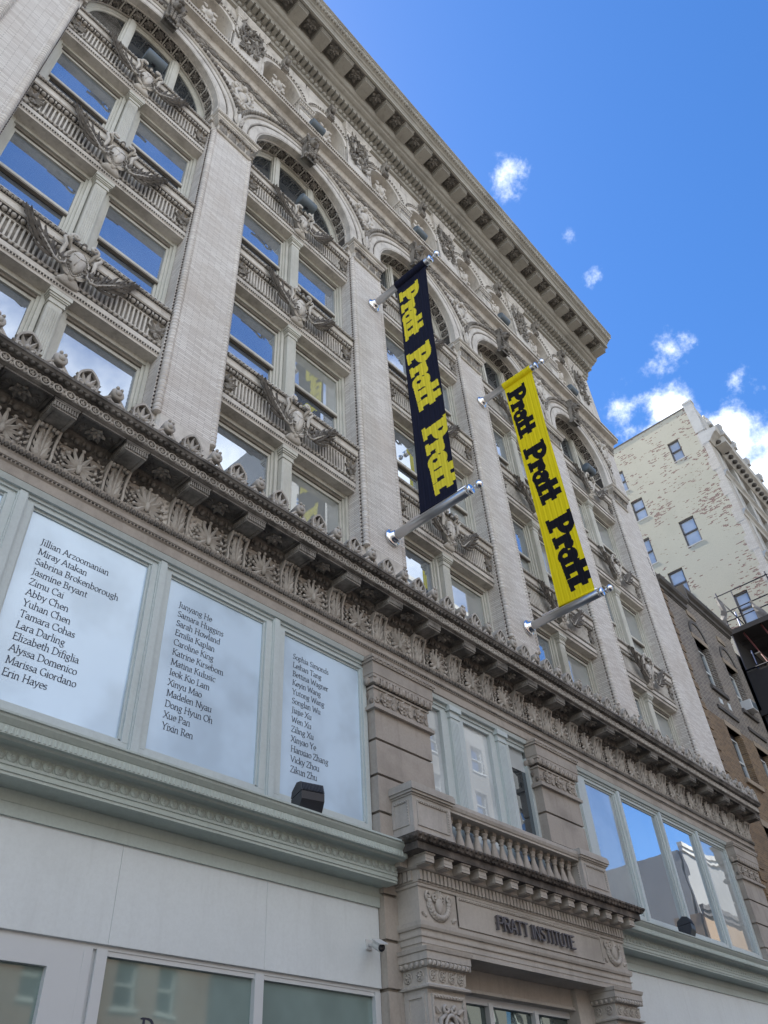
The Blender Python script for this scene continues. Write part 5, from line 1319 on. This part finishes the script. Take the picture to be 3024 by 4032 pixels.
q = MB(); q.tube([(0, -.02, .06), (.0, -.08, .05), (-.02, -.14, .04)], .022, 8); pt('arm', q, M_WHITEP)
rt = Matrix.Rotation(radians(-25), 3, 'Z') @ Matrix.Rotation(radians(24), 3, 'X')
bb = MB(); bb.lathe([(.0, .10), (.055, .10), (.062, .08), (.062, -.14), (.055, -.15), (.0, -.15)], (0, 0, 0), 16, 'y'); bb.box(-.066, .066, -.21, .08, .052, .066)
q = MB(); q.merge(bb, (-.02, -.20, .02), rt); pt('body', q, M_WHITEP)
bb = MB(); bb.lathe([(.0, -.152), (.05, -.152), (.048, -.16), (.0, -.162)], (0, 0, 0), 16, 'y'); q = MB(); q.merge(bb, (-.02, -.20, .02), rt); pt('lens', q, M_BLACK)
q = MB()
for pth in ([(27.00, 21.05), (27.08, 20.9), (26.98, 20.8), (27.12, 20.72)], [(27.02, 20.66), (27.14, 20.60), (27.03, 20.48), (27.12, 20.44), (27.06, 20.38)], [(27.06, 20.32), (27.15, 20.30), (27.08, 20.20), (27.16, 20.16)]):
    q.tube([(x, -.004, z) for x, z in pth], .012, 4)
place('graffiti', q.mesh('graffiti', M_BLACK), BLD, (0, 0, 0))

# ------------------------------------------------------------------ brown brick neighbour
M_BB = brick('soot_brown_brick', (0.20, 0.165, 0.125), (0.085, 0.068, 0.055), (0.40, 0.37, 0.33), 0.23, 0.075, 0.011, (0.04, 0.035, 0.03), 0.55, third=(0.27, 0.23, 0.19))
M_BA = brick('amber_brick', (0.25, 0.165, 0.085), (0.13, 0.085, 0.05), (0.26, 0.20, 0.14), 0.23, 0.075, 0.011, (0.09, 0.06, 0.04), 0.4)
M_TAN = stone('tan_stone', (0.36, 0.29, 0.21), (0.16, 0.13, 0.10), None, 0.6, 1.5)
M_SOOT = stone('sooty_stone', (0.11, 0.10, 0.09), (0.035, 0.03, 0.028), None, 0.6, 1.5)
M_WHT = plain('white_sash_paint', (0.62, 0.65, 0.64), 0.5, 0, .15)
M_GL_B = glass('neighbour_window_glass', (0.035, 0.045, 0.055), 0.35, (0.85, 0.92, 1.0), 0.02, 1.2)
BRN = place('brick_building', None, None, (31.2, .1, 0), 'sooty brown brick building with a stepped parapet, squeezed between pale facade and scaffold', 'building')
BX0, BX1, BY = 27.32, 35.0, .10
WIN = [(29.62, 30.86, 16.12, 18.32), (32.62, 33.86, 16.12, 18.32), (29.62, 30.86, 12.36, 14.42), (32.42, 33.66, 12.36, 14.42), (29.62, 30.86, 8.6, 10.66), (32.42, 33.66, 8.6, 10.66), (29.62, 30.86, 4.8, 6.9), (32.42, 33.66, 4.8, 6.9)]
def wall_with_holes(q, x0, x1, z0, z1, holes, y0, y1):
    xs = sorted({x0, x1} | {v for h in holes for v in h[:2] if x0 < v < x1}); zs = sorted({z0, z1} | {v for h in holes for v in h[2:] if z0 < v < z1})
    for a, c in zip(xs[:-1], xs[1:]):
        run = None
        for d, e in zip(zs[:-1], zs[1:]):
            mx, mz = (a + c) / 2, (d + e) / 2; hole = any(h[0] < mx < h[1] and h[2] < mz < h[3] for h in holes)
            if hole:
                if run: q.box(a, c, y0, y1, run[0], run[1]); run = None
            else: run = (run[0], e) if run else (d, e)
        if run: q.box(a, c, y0, y1, run[0], run[1])
q = MB(); wall_with_holes(q, BX0, BX1, 14.6, 20.7, WIN, BY, BY + .4); q.box(BX0, BX1, BY + .6, 22, 0, 20.0); q.box(29.9, BX1, BY, BY + .4, 20.69, 21.0)
place('wall', q.mesh('wall', M_BB), BRN, (0, 0, 0), 'upper wall of soot-darkened brick')
q = MB(); wall_with_holes(q, BX0, BX1, 0, 14.6, WIN, BY, BY + .4)
place('wall', q.mesh('wall', M_BA), BRN, (0, 0, 0), 'lower wall of amber brown brick')
q = MB()
for i in range(50):
    z = .5 + .40 * i; q.box(BX0 + .06, BX0 + (.62 if i % 2 else .50), BY - .035, BY, z, z + .30)
place('quoin', q.mesh('quoin', M_BA), BRN, (0, 0, 0))
q = MB()
for x0, x1, z in ((BX0, 29.9, 20.22), (29.9, BX1, 20.92)):
    q.px([(BY + .3, z - .45), (BY - .03, z - .45), (BY - .03, z - .40), (BY - .10, z - .36), (BY - .10, z - .20), (BY - .22, z - .12), (BY - .26, z - .02), (BY - .26, z + .08), (BY + .3, z + .10)], x0, x1)
q.box(29.82, 29.98, BY - .28, BY + .3, 20.2, 21.02)
place('parapet_cornice', q.mesh('parapet_cornice', M_SOOT), BRN, (0, 0, 0))
def sash(x0, x1, z0, z1, parent, frm, gl, y, facing='y'):
    q = MB(); t = .06; zm = (z0 + z1) / 2
    q.box(x0, x1, y + .10, y + .2, z1 - t, z1); q.box(x0, x1, y + .10, y + .2, z0, z0 + t); q.box(x0, x0 + t, y + .10, y + .2, z0 + t, z1 - t); q.box(x1 - t, x1, y + .10, y + .2, z0 + t, z1 - t); q.box(x0 + t, x1 - t, y + .11, y + .2, zm - .04, zm + .04)
    o = place('window', q.mesh('window', frm), parent, (0, 0, 0))
    q = MB(); q.box(x0 + t * .5, x1 - t * .5, y + .15, y + .17, z0 + .02, z1 - .02); place('pane', q.mesh('pane', gl), o, (0, 0, 0)); return o
for i, (x0, x1, z0, z1) in enumerate(WIN):
    sash(x0, x1, z0, z1 - .22, BRN, M_WHT, M_GL_B, BY + .10)
    q = MB(); q.box(x0, x1, BY + .22, BY + .32, z1 - .22, z1); place('window_head', q.mesh('window_head', M_BLACK), BRN, (0, 0, 0))
    q = MB(); q.box(x0 - .14, x1 + .14, BY - .03, BY + .2, z1, z1 + .24); place('lintel', q.mesh('lintel', M_TAN), BRN, (0, 0, 0))
    q = MB(); q.box(x0 - .16, x1 + .16, BY - .10, BY + .25, z0 - .18, z0); place('sill', q.mesh('sill', M_SOOT if i < 2 else M_TAN), BRN, (0, 0, 0))
    q = MB()
    for k in range(24):                                   # toothed brick quoins beside each opening
        z = z0 + .10 * k
        if z + .07 < z1: q.box(x1 + .02, x1 + (.20 if k % 2 else .13), BY - .03, BY, z, z + .075)
    place('brick_quoin', q.mesh('brick_quoin', M_BB if i < 2 else M_BA), BRN, (0, 0, 0))
    if i < 2:
        q = MB(); xm = (x0 + x1) / 2
        q.sweep([(.66, BY + .0), (.66, BY - .045), (.80, BY - .045), (.80, BY + .0)], xm, z1 + .24, 0, pi, 18); place('blind_arch', q.mesh('blind_arch', M_SOOT), BRN, (0, 0, 0))
        q = MB(); q.box(xm - .4, xm + .4, BY - .05, BY, 19.55, 19.80); place('stone_plaque', q.mesh('stone_plaque', M_TAN), BRN, (0, 0, 0))
for x0, x1 in ((29.4, 31.3), (32.3, 34.1)):
    q = MB(); q.box(x0, x1, BY - .07, BY + .1, 15.08, 15.24); place('string_moulding', q.mesh('string_moulding', M_SOOT), BRN, (0, 0, 0))
q = MB(); q.box(29.95, 30.25, BY - .02, BY, 15.5, 15.72); q.box(30.8, 31.05, BY - .02, BY, 15.5, 15.8); place('stone_plaque', q.mesh('stone_plaque', M_WHT), BRN, (0, 0, 0))
r = place('air_conditioner', None, None, (33.15, BY, 16.14), 'white window air conditioner on a sooty sill of the brown brick building', 'air conditioner')
q = MB(); q.bevbox(-.30, .30, -.38, .10, .0, .42, .02); place('case', q.mesh('case', M_WHITEP), r, (33.15, BY, 16.14))
q = MB()
for k in range(8): q.box(-.26, .26, -.39, -.378, .05 + .042 * k, .075 + .042 * k)
place('grille', q.mesh('grille', M_SLATE), r, (33.15, BY, 16.14))

# ------------------------------------------------------------------ scaffolded building and its scaffold
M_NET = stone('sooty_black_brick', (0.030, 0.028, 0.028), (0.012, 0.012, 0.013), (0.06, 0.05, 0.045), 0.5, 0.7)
DK = place('scaffolded_building', None, None, (40.5, .5, 0), 'blackened building front in deep shade behind the scaffold', 'building')
DW = [(37 + 2.4 * i, 38.1 + 2.4 * i, 3 + 3.9 * j, 5.2 + 3.9 * j) for i in range(4) for j in range(4)]
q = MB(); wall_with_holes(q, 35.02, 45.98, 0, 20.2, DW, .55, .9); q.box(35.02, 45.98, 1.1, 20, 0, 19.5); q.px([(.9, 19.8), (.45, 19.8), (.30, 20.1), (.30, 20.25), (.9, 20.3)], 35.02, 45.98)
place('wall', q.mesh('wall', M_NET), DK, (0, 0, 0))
for h in DW: sash(h[0], h[1], h[2], h[3], DK, M_SOOT, M_GL_B, .65)
M_PIPEB = plain('dark_steel_pipe', (0.022, 0.024, 0.036), 0.7, 0.0, .3, spec=.2); M_PIPER = plain('red_painted_pipe', (0.16, 0.05, 0.045), 0.5, 0, .3); M_PIPEU = plain('blue_painted_pipe', (0.045, 0.07, 0.17), 0.5, 0, .3)
M_PLANK = plain('weathered_plank', (0.46, 0.42, 0.35), 0.8, 0, .4, 2); M_UNDER = plain('dark_plywood', (0.035, 0.033, 0.034), 0.9, 0, .3, 2)
SC = place('scaffold', None, None, (40.5, -1.2, 0), 'black pipe scaffold with dark platforms, red and blue poles and torn netting', 'scaffold')
def pipe(n, path, r, m): q = MB(); q.tube(path, r, 7); return place(n, q.mesh(n, m), SC, (0, 0, 0))
for z, t in ((21.42, 'top platform'), (17.2, None), (13.2, None)):
    q = MB(); q.box(36.0, 45.8, -2.45, .30, z, z + .10)
    for i in range(8): q.box(36.0 + 1.4 * i - .06, 36.0 + 1.4 * i + .06, -2.45, .30, z - .18, z)
    place('platform', q.mesh('platform', M_UNDER), SC, (0, 0, 0))
for i, x in enumerate((36.1, 38.5, 40.9, 43.3, 45.7)):
    for y in (-2.35, .20):
        pipe('post', [(x, y, 0), (x, y, 23.75 if i < 4 else 22.5)], .045, (M_PIPEB, M_PIPER, M_PIPEU)[(i + (y > 0)) % 3] if i else M_PIPEB)
    for z in (22.05, 22.55, 23.55): pipe('rail', [(x, -2.45, z), (x, .32, z)], .032, M_PIPEB) if i == 0 else None
for z in (22.05, 22.6, 23.55): 
    for y in (-2.35,): pipe('rail', [(36.0, y, z), (45.8, y, z + .0)], .036, M_PIPEB)
for z in (19.3, 15.2): pipe('rail', [(36.0, .2, z), (36.0, -2.4, z)], .04, M_PIPEB); pipe('rail', [(36.0, -2.35, z), (45.8, -2.35, z)], .04, M_PIPEB)
pipe('brace', [(36.1, .15, 23.4), (36.1, -.55, 21.5)], .03, M_PIPEB); pipe('brace', [(36.1, -.55, 23.5), (36.1, -.60, 21.5)], .03, M_PIPEB)
pipe('brace', [(36.3, -.3, 21.3), (38.5, -2.3, 13.3)], .045, M_PIPER); pipe('brace', [(37.5, -1.2, 21.3), (40.9, -2.3, 13.3)], .045, M_PIPEU); pipe('brace', [(36.2, -1.2, 21.3), (36.2, -2.2, 17.3)], .045, M_PIPER); pipe('brace', [(36.15, -.2, 17.2), (36.15, -1.8, 21.3)], .04, M_PIPEU)
for (x, y, z) in ((36.4, -.5, 20.1), (36.6, -.9, 19.0), (36.4, -1.0, 17.6)):
    q = MB(); q.box(x, x + 3.2, y - .12, y + .12, z, z + .05); place('plank', q.mesh('plank', M_PLANK), SC, (0, 0, 0))
M_TATTER = plain('torn_grey_netting', (0.22, 0.21, 0.20), 0.9, 0, .4, 6)
def tatter(pts, m=M_TATTER):
    q = MB()
    R = [[(36.02 + .06 * sin(3 * i), y0, z), (36.0 + .07 * cos(4 * i), (y0 + y1) / 2, z - .05), (36.04, y1, z)] for i, (y0, y1, z) in enumerate(pts)]
    q.loop(R, closed=False, caps=False); place('netting', q.mesh('netting', m), SC, (0, 0, 0))
q = MB(); q.box(36.2, 45.8, .24, .27, 13.3, 21.3); q.box(36.05, 36.08, -1.9, .2, 13.3, 19.2); place('netting', q.mesh('netting', M_UNDER), SC, (0, 0, 0))  # added dark sheets standing in for the black shade below the platforms
tatter([(.22, .12, 23.5), (.26, .02, 23.0), (.24, -.02, 22.7), (.30, .0, 22.45), (.46, .10, 22.2), (.32, .22, 21.9), (.28, .24, 21.5)])
tatter([(-1.15, -1.25, 22.6), (-1.2, -1.4, 22.2), (-1.25, -1.6, 21.9), (-1.3, -1.75, 21.5)])

# ------------------------------------------------------------------ tall cream painted building behind
def cream_wall_mat():
    m, t, b = new_mat('flaking_cream_brick')
    g = t.new('ShaderNodeNewGeometry'); sp = t.new('ShaderNodeSeparateXYZ'); t.l.new(g.outputs['Position'], sp.inputs[0])
    cb = t.new('ShaderNodeCombineXYZ'); t.l.new(t.math('ADD', sp.outputs[0], sp.outputs[1]), cb.inputs[0]); t.l.new(sp.outputs[2], cb.inputs[1])
    def br(off):
        n = t.new('ShaderNodeTexBrick'); t.l.new(cb.outputs[0], n.inputs['Vector']); n.inputs['Scale'].default_value = 1
        n.inputs['Brick Width'].default_value = .24; n.inputs['Row Height'].default_value = .085; n.inputs['Mortar Size'].default_value = .009
        n.inputs['Color1'].default_value = (0, 0, 0, 1); n.inputs['Color2'].default_value = (1, 1, 1, 1); n.inputs['Mortar'].default_value = (0, 0, 0, 1); return n
    b1 = br(0); rnd = b1.outputs['Color']; p = g.outputs['Position']
    n1 = t.noise(p, 0.42, 4, 0.6); n2 = t.noise(t.vmath('MULTIPLY', p, (1, 1.0, 2.6)), 1.7, 4, 0.6)
    pat = t.math('ADD', t.math('MULTIPLY', n1, 1.05), t.math('MULTIPLY', n2, 1.0))
    near = t.ramp(sp.outputs[1], 2.6, -.9, 0.0, .13, False)
    score = t.math('ADD', t.math('ADD', pat, near), t.math('MULTIPLY', rnd, 0.42))
    chip = t.ramp(score, 1.485, 1.51, 0, .95); half = t.ramp(score, 1.40, 1.53, 0, .4)
    n4 = t.noise(p, 9.0, 4, .7)
    paint = t.mix(t.ramp(t.noise(p, 0.25, 5, .6), .4, .7, 0, .6), (0.50, 0.465, 0.355), (0.42, 0.39, 0.295))
    paint = t.mix(t.ramp(n4, .45, .75, 0, .25), paint, (0.33, 0.28, 0.22)); paint = t.mix(t.math('MULTIPLY', b1.outputs['Fac'], .25), paint, (0.36, 0.33, 0.26))
    bare = t.mix(t.noise(p, 3.0, 2, .5), (0.22, 0.075, 0.055), (0.12, 0.065, 0.07))
    c = t.mix(half, paint, (0.36, 0.30, 0.225)); c = t.mix(chip, c, bare)
    t.l.new(c, b.inputs['Base Color']); b.inputs['Roughness'].default_value = .9
    bn = t.new('ShaderNodeBump'); bn.inputs['Strength'].default_value = .4; bn.inputs['Distance'].default_value = .02; t.l.new(t.math('ADD', n4, t.math('MULTIPLY', chip, -.6)), bn.inputs['Height']); t.l.new(bn.outputs[0], b.inputs['Normal'])
    return m
M_CW = cream_wall_mat()
M_CQ = brick('white_corner_brick', (0.56, 0.52, 0.45), (0.46, 0.42, 0.36), (0.40, 0.36, 0.31), .24, .085, .009, (0.40, 0.34, 0.28), .4)
M_CT = stone('cream_terracotta', (0.55, 0.53, 0.48), (0.28, 0.26, 0.23), None, .4, 1.0)
M_DFR = plain('dark_window_frame', (0.13, 0.12, 0.115), 0.6, 0, .2)
M_GL_C = glass('apartment_glass', (0.50, 0.52, 0.53), 0.10, (.9, .95, 1), .03, 1.2)
M_GL_CD = glass('apartment_front_glass', (0.04, 0.05, 0.06), 0.4, (.9, .95, 1), .01, 1.0)
CX, CYF, CZ = 46.0, -1.05, 45.4
CRM = place('apartment_building', None, None, (56, 8, 0), 'tall cream painted apartment building whose flaking side wall shows patches of red brick', 'building')
CW = [(.86, 1.71, 41.2, 43.08), (1.98, 3.07, 34.0, 36.2), (5.37, 6.4, 34.03, 36.27), (3.95, 5.02, 30.65, 32.77), (5.3, 6.3, 30.65, 32.75), (5.54, 6.5, 41.05, 43.07), (4.85, 5.77, 37.95, 39.82), (.70, 1.60, 26.95, 29.2), (.70, 1.6, 22.6, 24.8), (8.2, 9.2, 34.0, 36.2)]
def side_wall(q, x0, x1, y0, y1, z0, z1, holes):
    t = MB(); wall_with_holes(t, y0, y1, z0, z1, holes, x0, x1)
    q.merge(MB_swap(t))
def MB_swap(t):
    o = MB(); o.v = [(y, x, z) for x, y, z in t.v]; o.f = [f[::-1] for f in t.f]; o.sm = t.sm[:]; o.mi = t.mi[:]; return o
q = MB(); side_wall(q, CX, CX + .35, CYF + .38, 22, 0, CZ, CW); q.box(CX + .6, 90, CYF + 1.2, 22, 0, CZ - .6)
place('wall', q.mesh('wall', M_CW), CRM, (0, 0, 0), 'side wall with flaking cream paint over red brick')
q = MB(); q.box(CX - .03, CX + .5, CYF + .6, 22, CZ, CZ + .12); place('coping', q.mesh('coping', M_SOOT), CRM, (0, 0, 0))
for y0, y1, z0, z1 in CW:
    t = MB(); f_ = .09; zm = (z0 + z1) / 2
    for a, c, d, e in ((y0, y1, z1 - f_, z1), (y0, y1, z0, z0 + f_ * .7), (y0, y0 + f_, z0, z1), (y1 - f_, y1, z0, z1), (y0, y1, zm - .05, zm + .05)): t.box(a + .001, c - .001, .08, .22, d + .001, e - .001)
    q = MB(); q.merge(MB_swap(t), (CX, 0, 0)); o = place('window', q.mesh('window', M_DFR), CRM, (0, 0, 0))
    q = MB(); q.box(CX + .18, CX + .20, y0 + .03, y1 - .03, z0 + .03, z1 - .03); place('pane', q.mesh('pane', M_GL_C), o, (0, 0, 0))
    q = MB(); q.box(CX - .025, CX + .1, y0 - .05, y1 + .05, z0 - .08, z0); place('sill', q.mesh('sill', M_CT), CRM, (0, 0, 0))
q = MB()
for i in range(34): q.box(CX - .012 if i % 2 else CX - .008, CX + .9, CYF - .0, CYF + (.60 if i % 2 else .42), 4 + 1.2 * i, 4 + 1.2 * i + 1.2)
place('corner_quoin', q.mesh('corner_quoin', M_CQ), CRM, (0, 0, 0))
q = MB(); q.box(CX - .03, CX + .5, CYF - .05, CYF + .60, 42.6, CZ + .35); q.box(CX - .05, CX + .55, CYF - .09, CYF + .64, CZ + .35, CZ + .5); place('corner_block', q.mesh('corner_block', M_CT), CRM, (0, 0, 0))
q = MB()                                                   # the ornate street front, seen edge on
q.box(CX + .5, 90, CYF + .0, CYF + .5, 43.6, CZ + .2); q.px([(CYF + .5, 41.4), (CYF - .10, 41.4), (CYF - .25, 41.6), (CYF - .55, 41.9), (CYF - .75, 42.0), (CYF - .80, 42.2), (CYF - .85, 42.35), (CYF + .5, 42.5)], CX - .02, 90)
for zc in (38.0, 34.4, 30.8, 27.2, 23.6): q.px([(CYF + .5, zc), (CYF - .05, zc), (CYF - .12, zc + .2), (CYF - .28, zc + .32), (CYF - .28, zc + .42), (CYF + .5, zc + .5)], CX + .02, 90)
for i in range(14): q.box(CX + .9 + 3.2 * i, CX + 1.7 + 3.2 * i, CYF - .04, CYF + .5, 0, 41.4); q.box(CX + 2.55 + 3.2 * i, CX + 2.75 + 3.2 * i, CYF + .05, CYF + .5, 0, 41.4)
place('front', q.mesh('front', M_CT), CRM, (0, 0, 0))
q = MB(); q.blob((0, 0, 0), (.2, .2, .17), 8, 6); SW = q.mesh('cornice_swag', M_SOOT)
for i in range(44): place('cornice_swag', SW, CRM, (CX + .9 + .72 * i, CYF - .42, 41.62))
q = MB(); q.box(CX + .9, 90, CYF + .28, CYF + .32, 0, 43.5); place('front_glazing', q.mesh('front_glazing', M_GL_CD), CRM, (0, 0, 0))
def finial():
    q = MB(); q.box(-.35, .35, -.30, .25, 0, .35); q.box(-.28, .28, -.22, .2, .35, .65); q.blob((0, 0, .85), (.26, .22, .28), 8, 6)
    for k in range(6): a = 2 * pi * k / 6; q.blob((.30 * cos(a), .02, 1.05 + .22 * sin(a)), (.13, .1, .13), 6, 4)
    q.box(-.22, .22, -.75, -.1, -.9, -.2); q.blob((0, -.62, -.45), (.24, .24, .34), 8, 6)
    return q.mesh('finial', M_CT)
FN = finial()
for i in range(8): place('finial', FN, CRM, (CX + 3.2 + 2.6 * i * (1.0 if i else .6), CYF + .05, CZ - .15))
q = MB(); q.box(CX + .8, CX + 2.2, CYF - 1.05, CYF, 42.0, 42.45); q.box(CX + .9, CX + 2.1, CYF - .9, CYF, 41.4, 42.0); place('cornice_block', q.mesh('cornice_block', M_CT), CRM, (0, 0, 0))

# ------------------------------------------------------------------ street and the far side (seen only in the window panes)
M_ASPH = stone('asphalt', (0.05, 0.05, 0.052), (0.03, 0.03, 0.032), None, .4, .6); M_PAVE = stone('concrete_pavement', (0.14, 0.137, 0.13), (0.10, 0.097, 0.093), None, .4, .4)
q = MB(); q.box(-900, 900, -900, 900, -.6, -.16); place('ground', q.mesh('ground', M_PAVE), None, (0, 0, 0), None, None, None, 'structure')
q = MB(); q.box(-200, 300, -22, -5, -.16, -.12); place('road', q.mesh('road', M_ASPH), None, (0, 0, 0), None, None, None, 'structure')
for n, y0, y1 in (('sidewalk', -5, .5), ('sidewalk', -27.2, -22)):
    q = MB(); q.box(-200, 300, y0, y1, -.16, .0); place(n, q.mesh(n, M_PAVE), None, (0, 0, 0), None, None, None, 'structure')
def opposite(x0, x1, y1, h, wall, lab, bw=2.2, fl=3.6, ww=1.1, wh=1.9, cap=None, frame=None, acs=False, y0=None):
    y = -27.0 if y0 is None else y0
    r = place('street_building', None, None, ((x0 + x1) / 2, y - 5, 0), lab, 'building')
    H = []; nx = int((x1 - x0 - .6) / bw)
    if fl:
        for j in range(int((h - 2.2) / fl)):
            for i in range(nx):
                xa = x0 + .3 + ((x1 - x0 - .6) - nx * bw) / 2 + bw * (i + .5) - ww / 2; H.append((xa, xa + ww, 1.4 + fl * j, 1.4 + fl * j + wh))
    t = MB(); wall_with_holes(t, x0, x1, 0, h, H, 0, .35); q = MB(); q.merge(t, (0, y, 0), None, (1, -1, 1)); q.box(x0, x1, y1, y - .6, 0, h - .3)
    place('wall', q.mesh('wall', wall), r, (0, 0, 0))
    q = MB(); q.box(x0 - .1, x1 + .1, y - .3, y + .35, h, h + .5); q.box(x0 - .05, x1 + .05, y - .3, y + .2, h - .5, h); place('cornice', q.mesh('cornice', cap or M_CT), r, (0, 0, 0))
    g = MB(); f_ = MB()
    for a, c, d, e in H:
        g.box(a, c, y - .30, y - .28, d, e); m_ = (d + e) / 2
        for p_ in ((a, c, d, d + .07), (a, c, e - .07, e), (a, a + .07, d, e), (c - .07, c, d, e), (a, c, m_ - .04, m_ + .04)): f_.box(p_[0] + .001, p_[1] - .001, y - .27, y - .16, p_[2] + .001, p_[3] - .001)
        f_.box(a - .1, c + .1, y - .2, y + .08, d - .12, d)
        if acs and random.random() < .35: f_.box(a + .2, c - .2, y - .2, y + .3, d, d + .5)
    if H:
        g_ = place('window_glass', g.mesh('window_glass', M_GL_CD), r, (0, 0, 0)); place('window_frames', f_.mesh('window_frames', frame or M_WHT), r, (0, 0, 0))
    return r
M_OB1 = brick('street_red_brick', (0.26, 0.15, 0.11), (0.20, 0.11, 0.085), (0.3, 0.26, 0.22), .23, .075, .01); M_OB2 = stone('street_tan_render', (0.34, 0.30, 0.25), (0.26, 0.225, 0.185), None, .4, .3)
M_OB3 = stone('street_pale_stone', (0.27, 0.265, 0.25), (0.2, 0.195, 0.18), None, .3, .2); M_OB4 = stone('street_orange_render', (0.26, 0.18, 0.11), (0.20, 0.14, 0.09), None, .3, .15)
opposite(-34, -12, -42, 15.5, M_OB2, 'tan rendered house row across the street, seen only in the shop window', acs=True)
opposite(-12, 9, -42, 13.8, M_OB2, 'low tan house with air conditioners across the street, mirrored in the left shop window', acs=True)
opposite(9, 27, -42, 16.5, M_OB1, 'red brick walk-up across the street, mirrored in the middle shop window', acs=True)
opposite(41, 62, -48, 45.0, M_OB3, 'tall pale block across the street, mirrored in the upper panes left of the black banner', 3.0, 3.8, 1.6, 2.1)
opposite(48, 66, -70, 84, M_OB3, 'pale tower rising behind the tall block across the street', 3.0, 3.8, 1.5, 2.0, y0=-50)
opposite(101, 150, -60, 33.0, M_OB3, 'tall blank pale block mirrored in the windows right of the doorway', 3.4, 0, y0=-31)
opposite(92, 119, -30.5, 23.5, M_OB4, 'low tan building with a dark roof edge mirrored in the windows right of the doorway', 3.4, 3.8, cap=M_SOOT)
opposite(62, 81, -45, 17, M_OB1, 'brick block between the tall pale block and the orange building across the street')
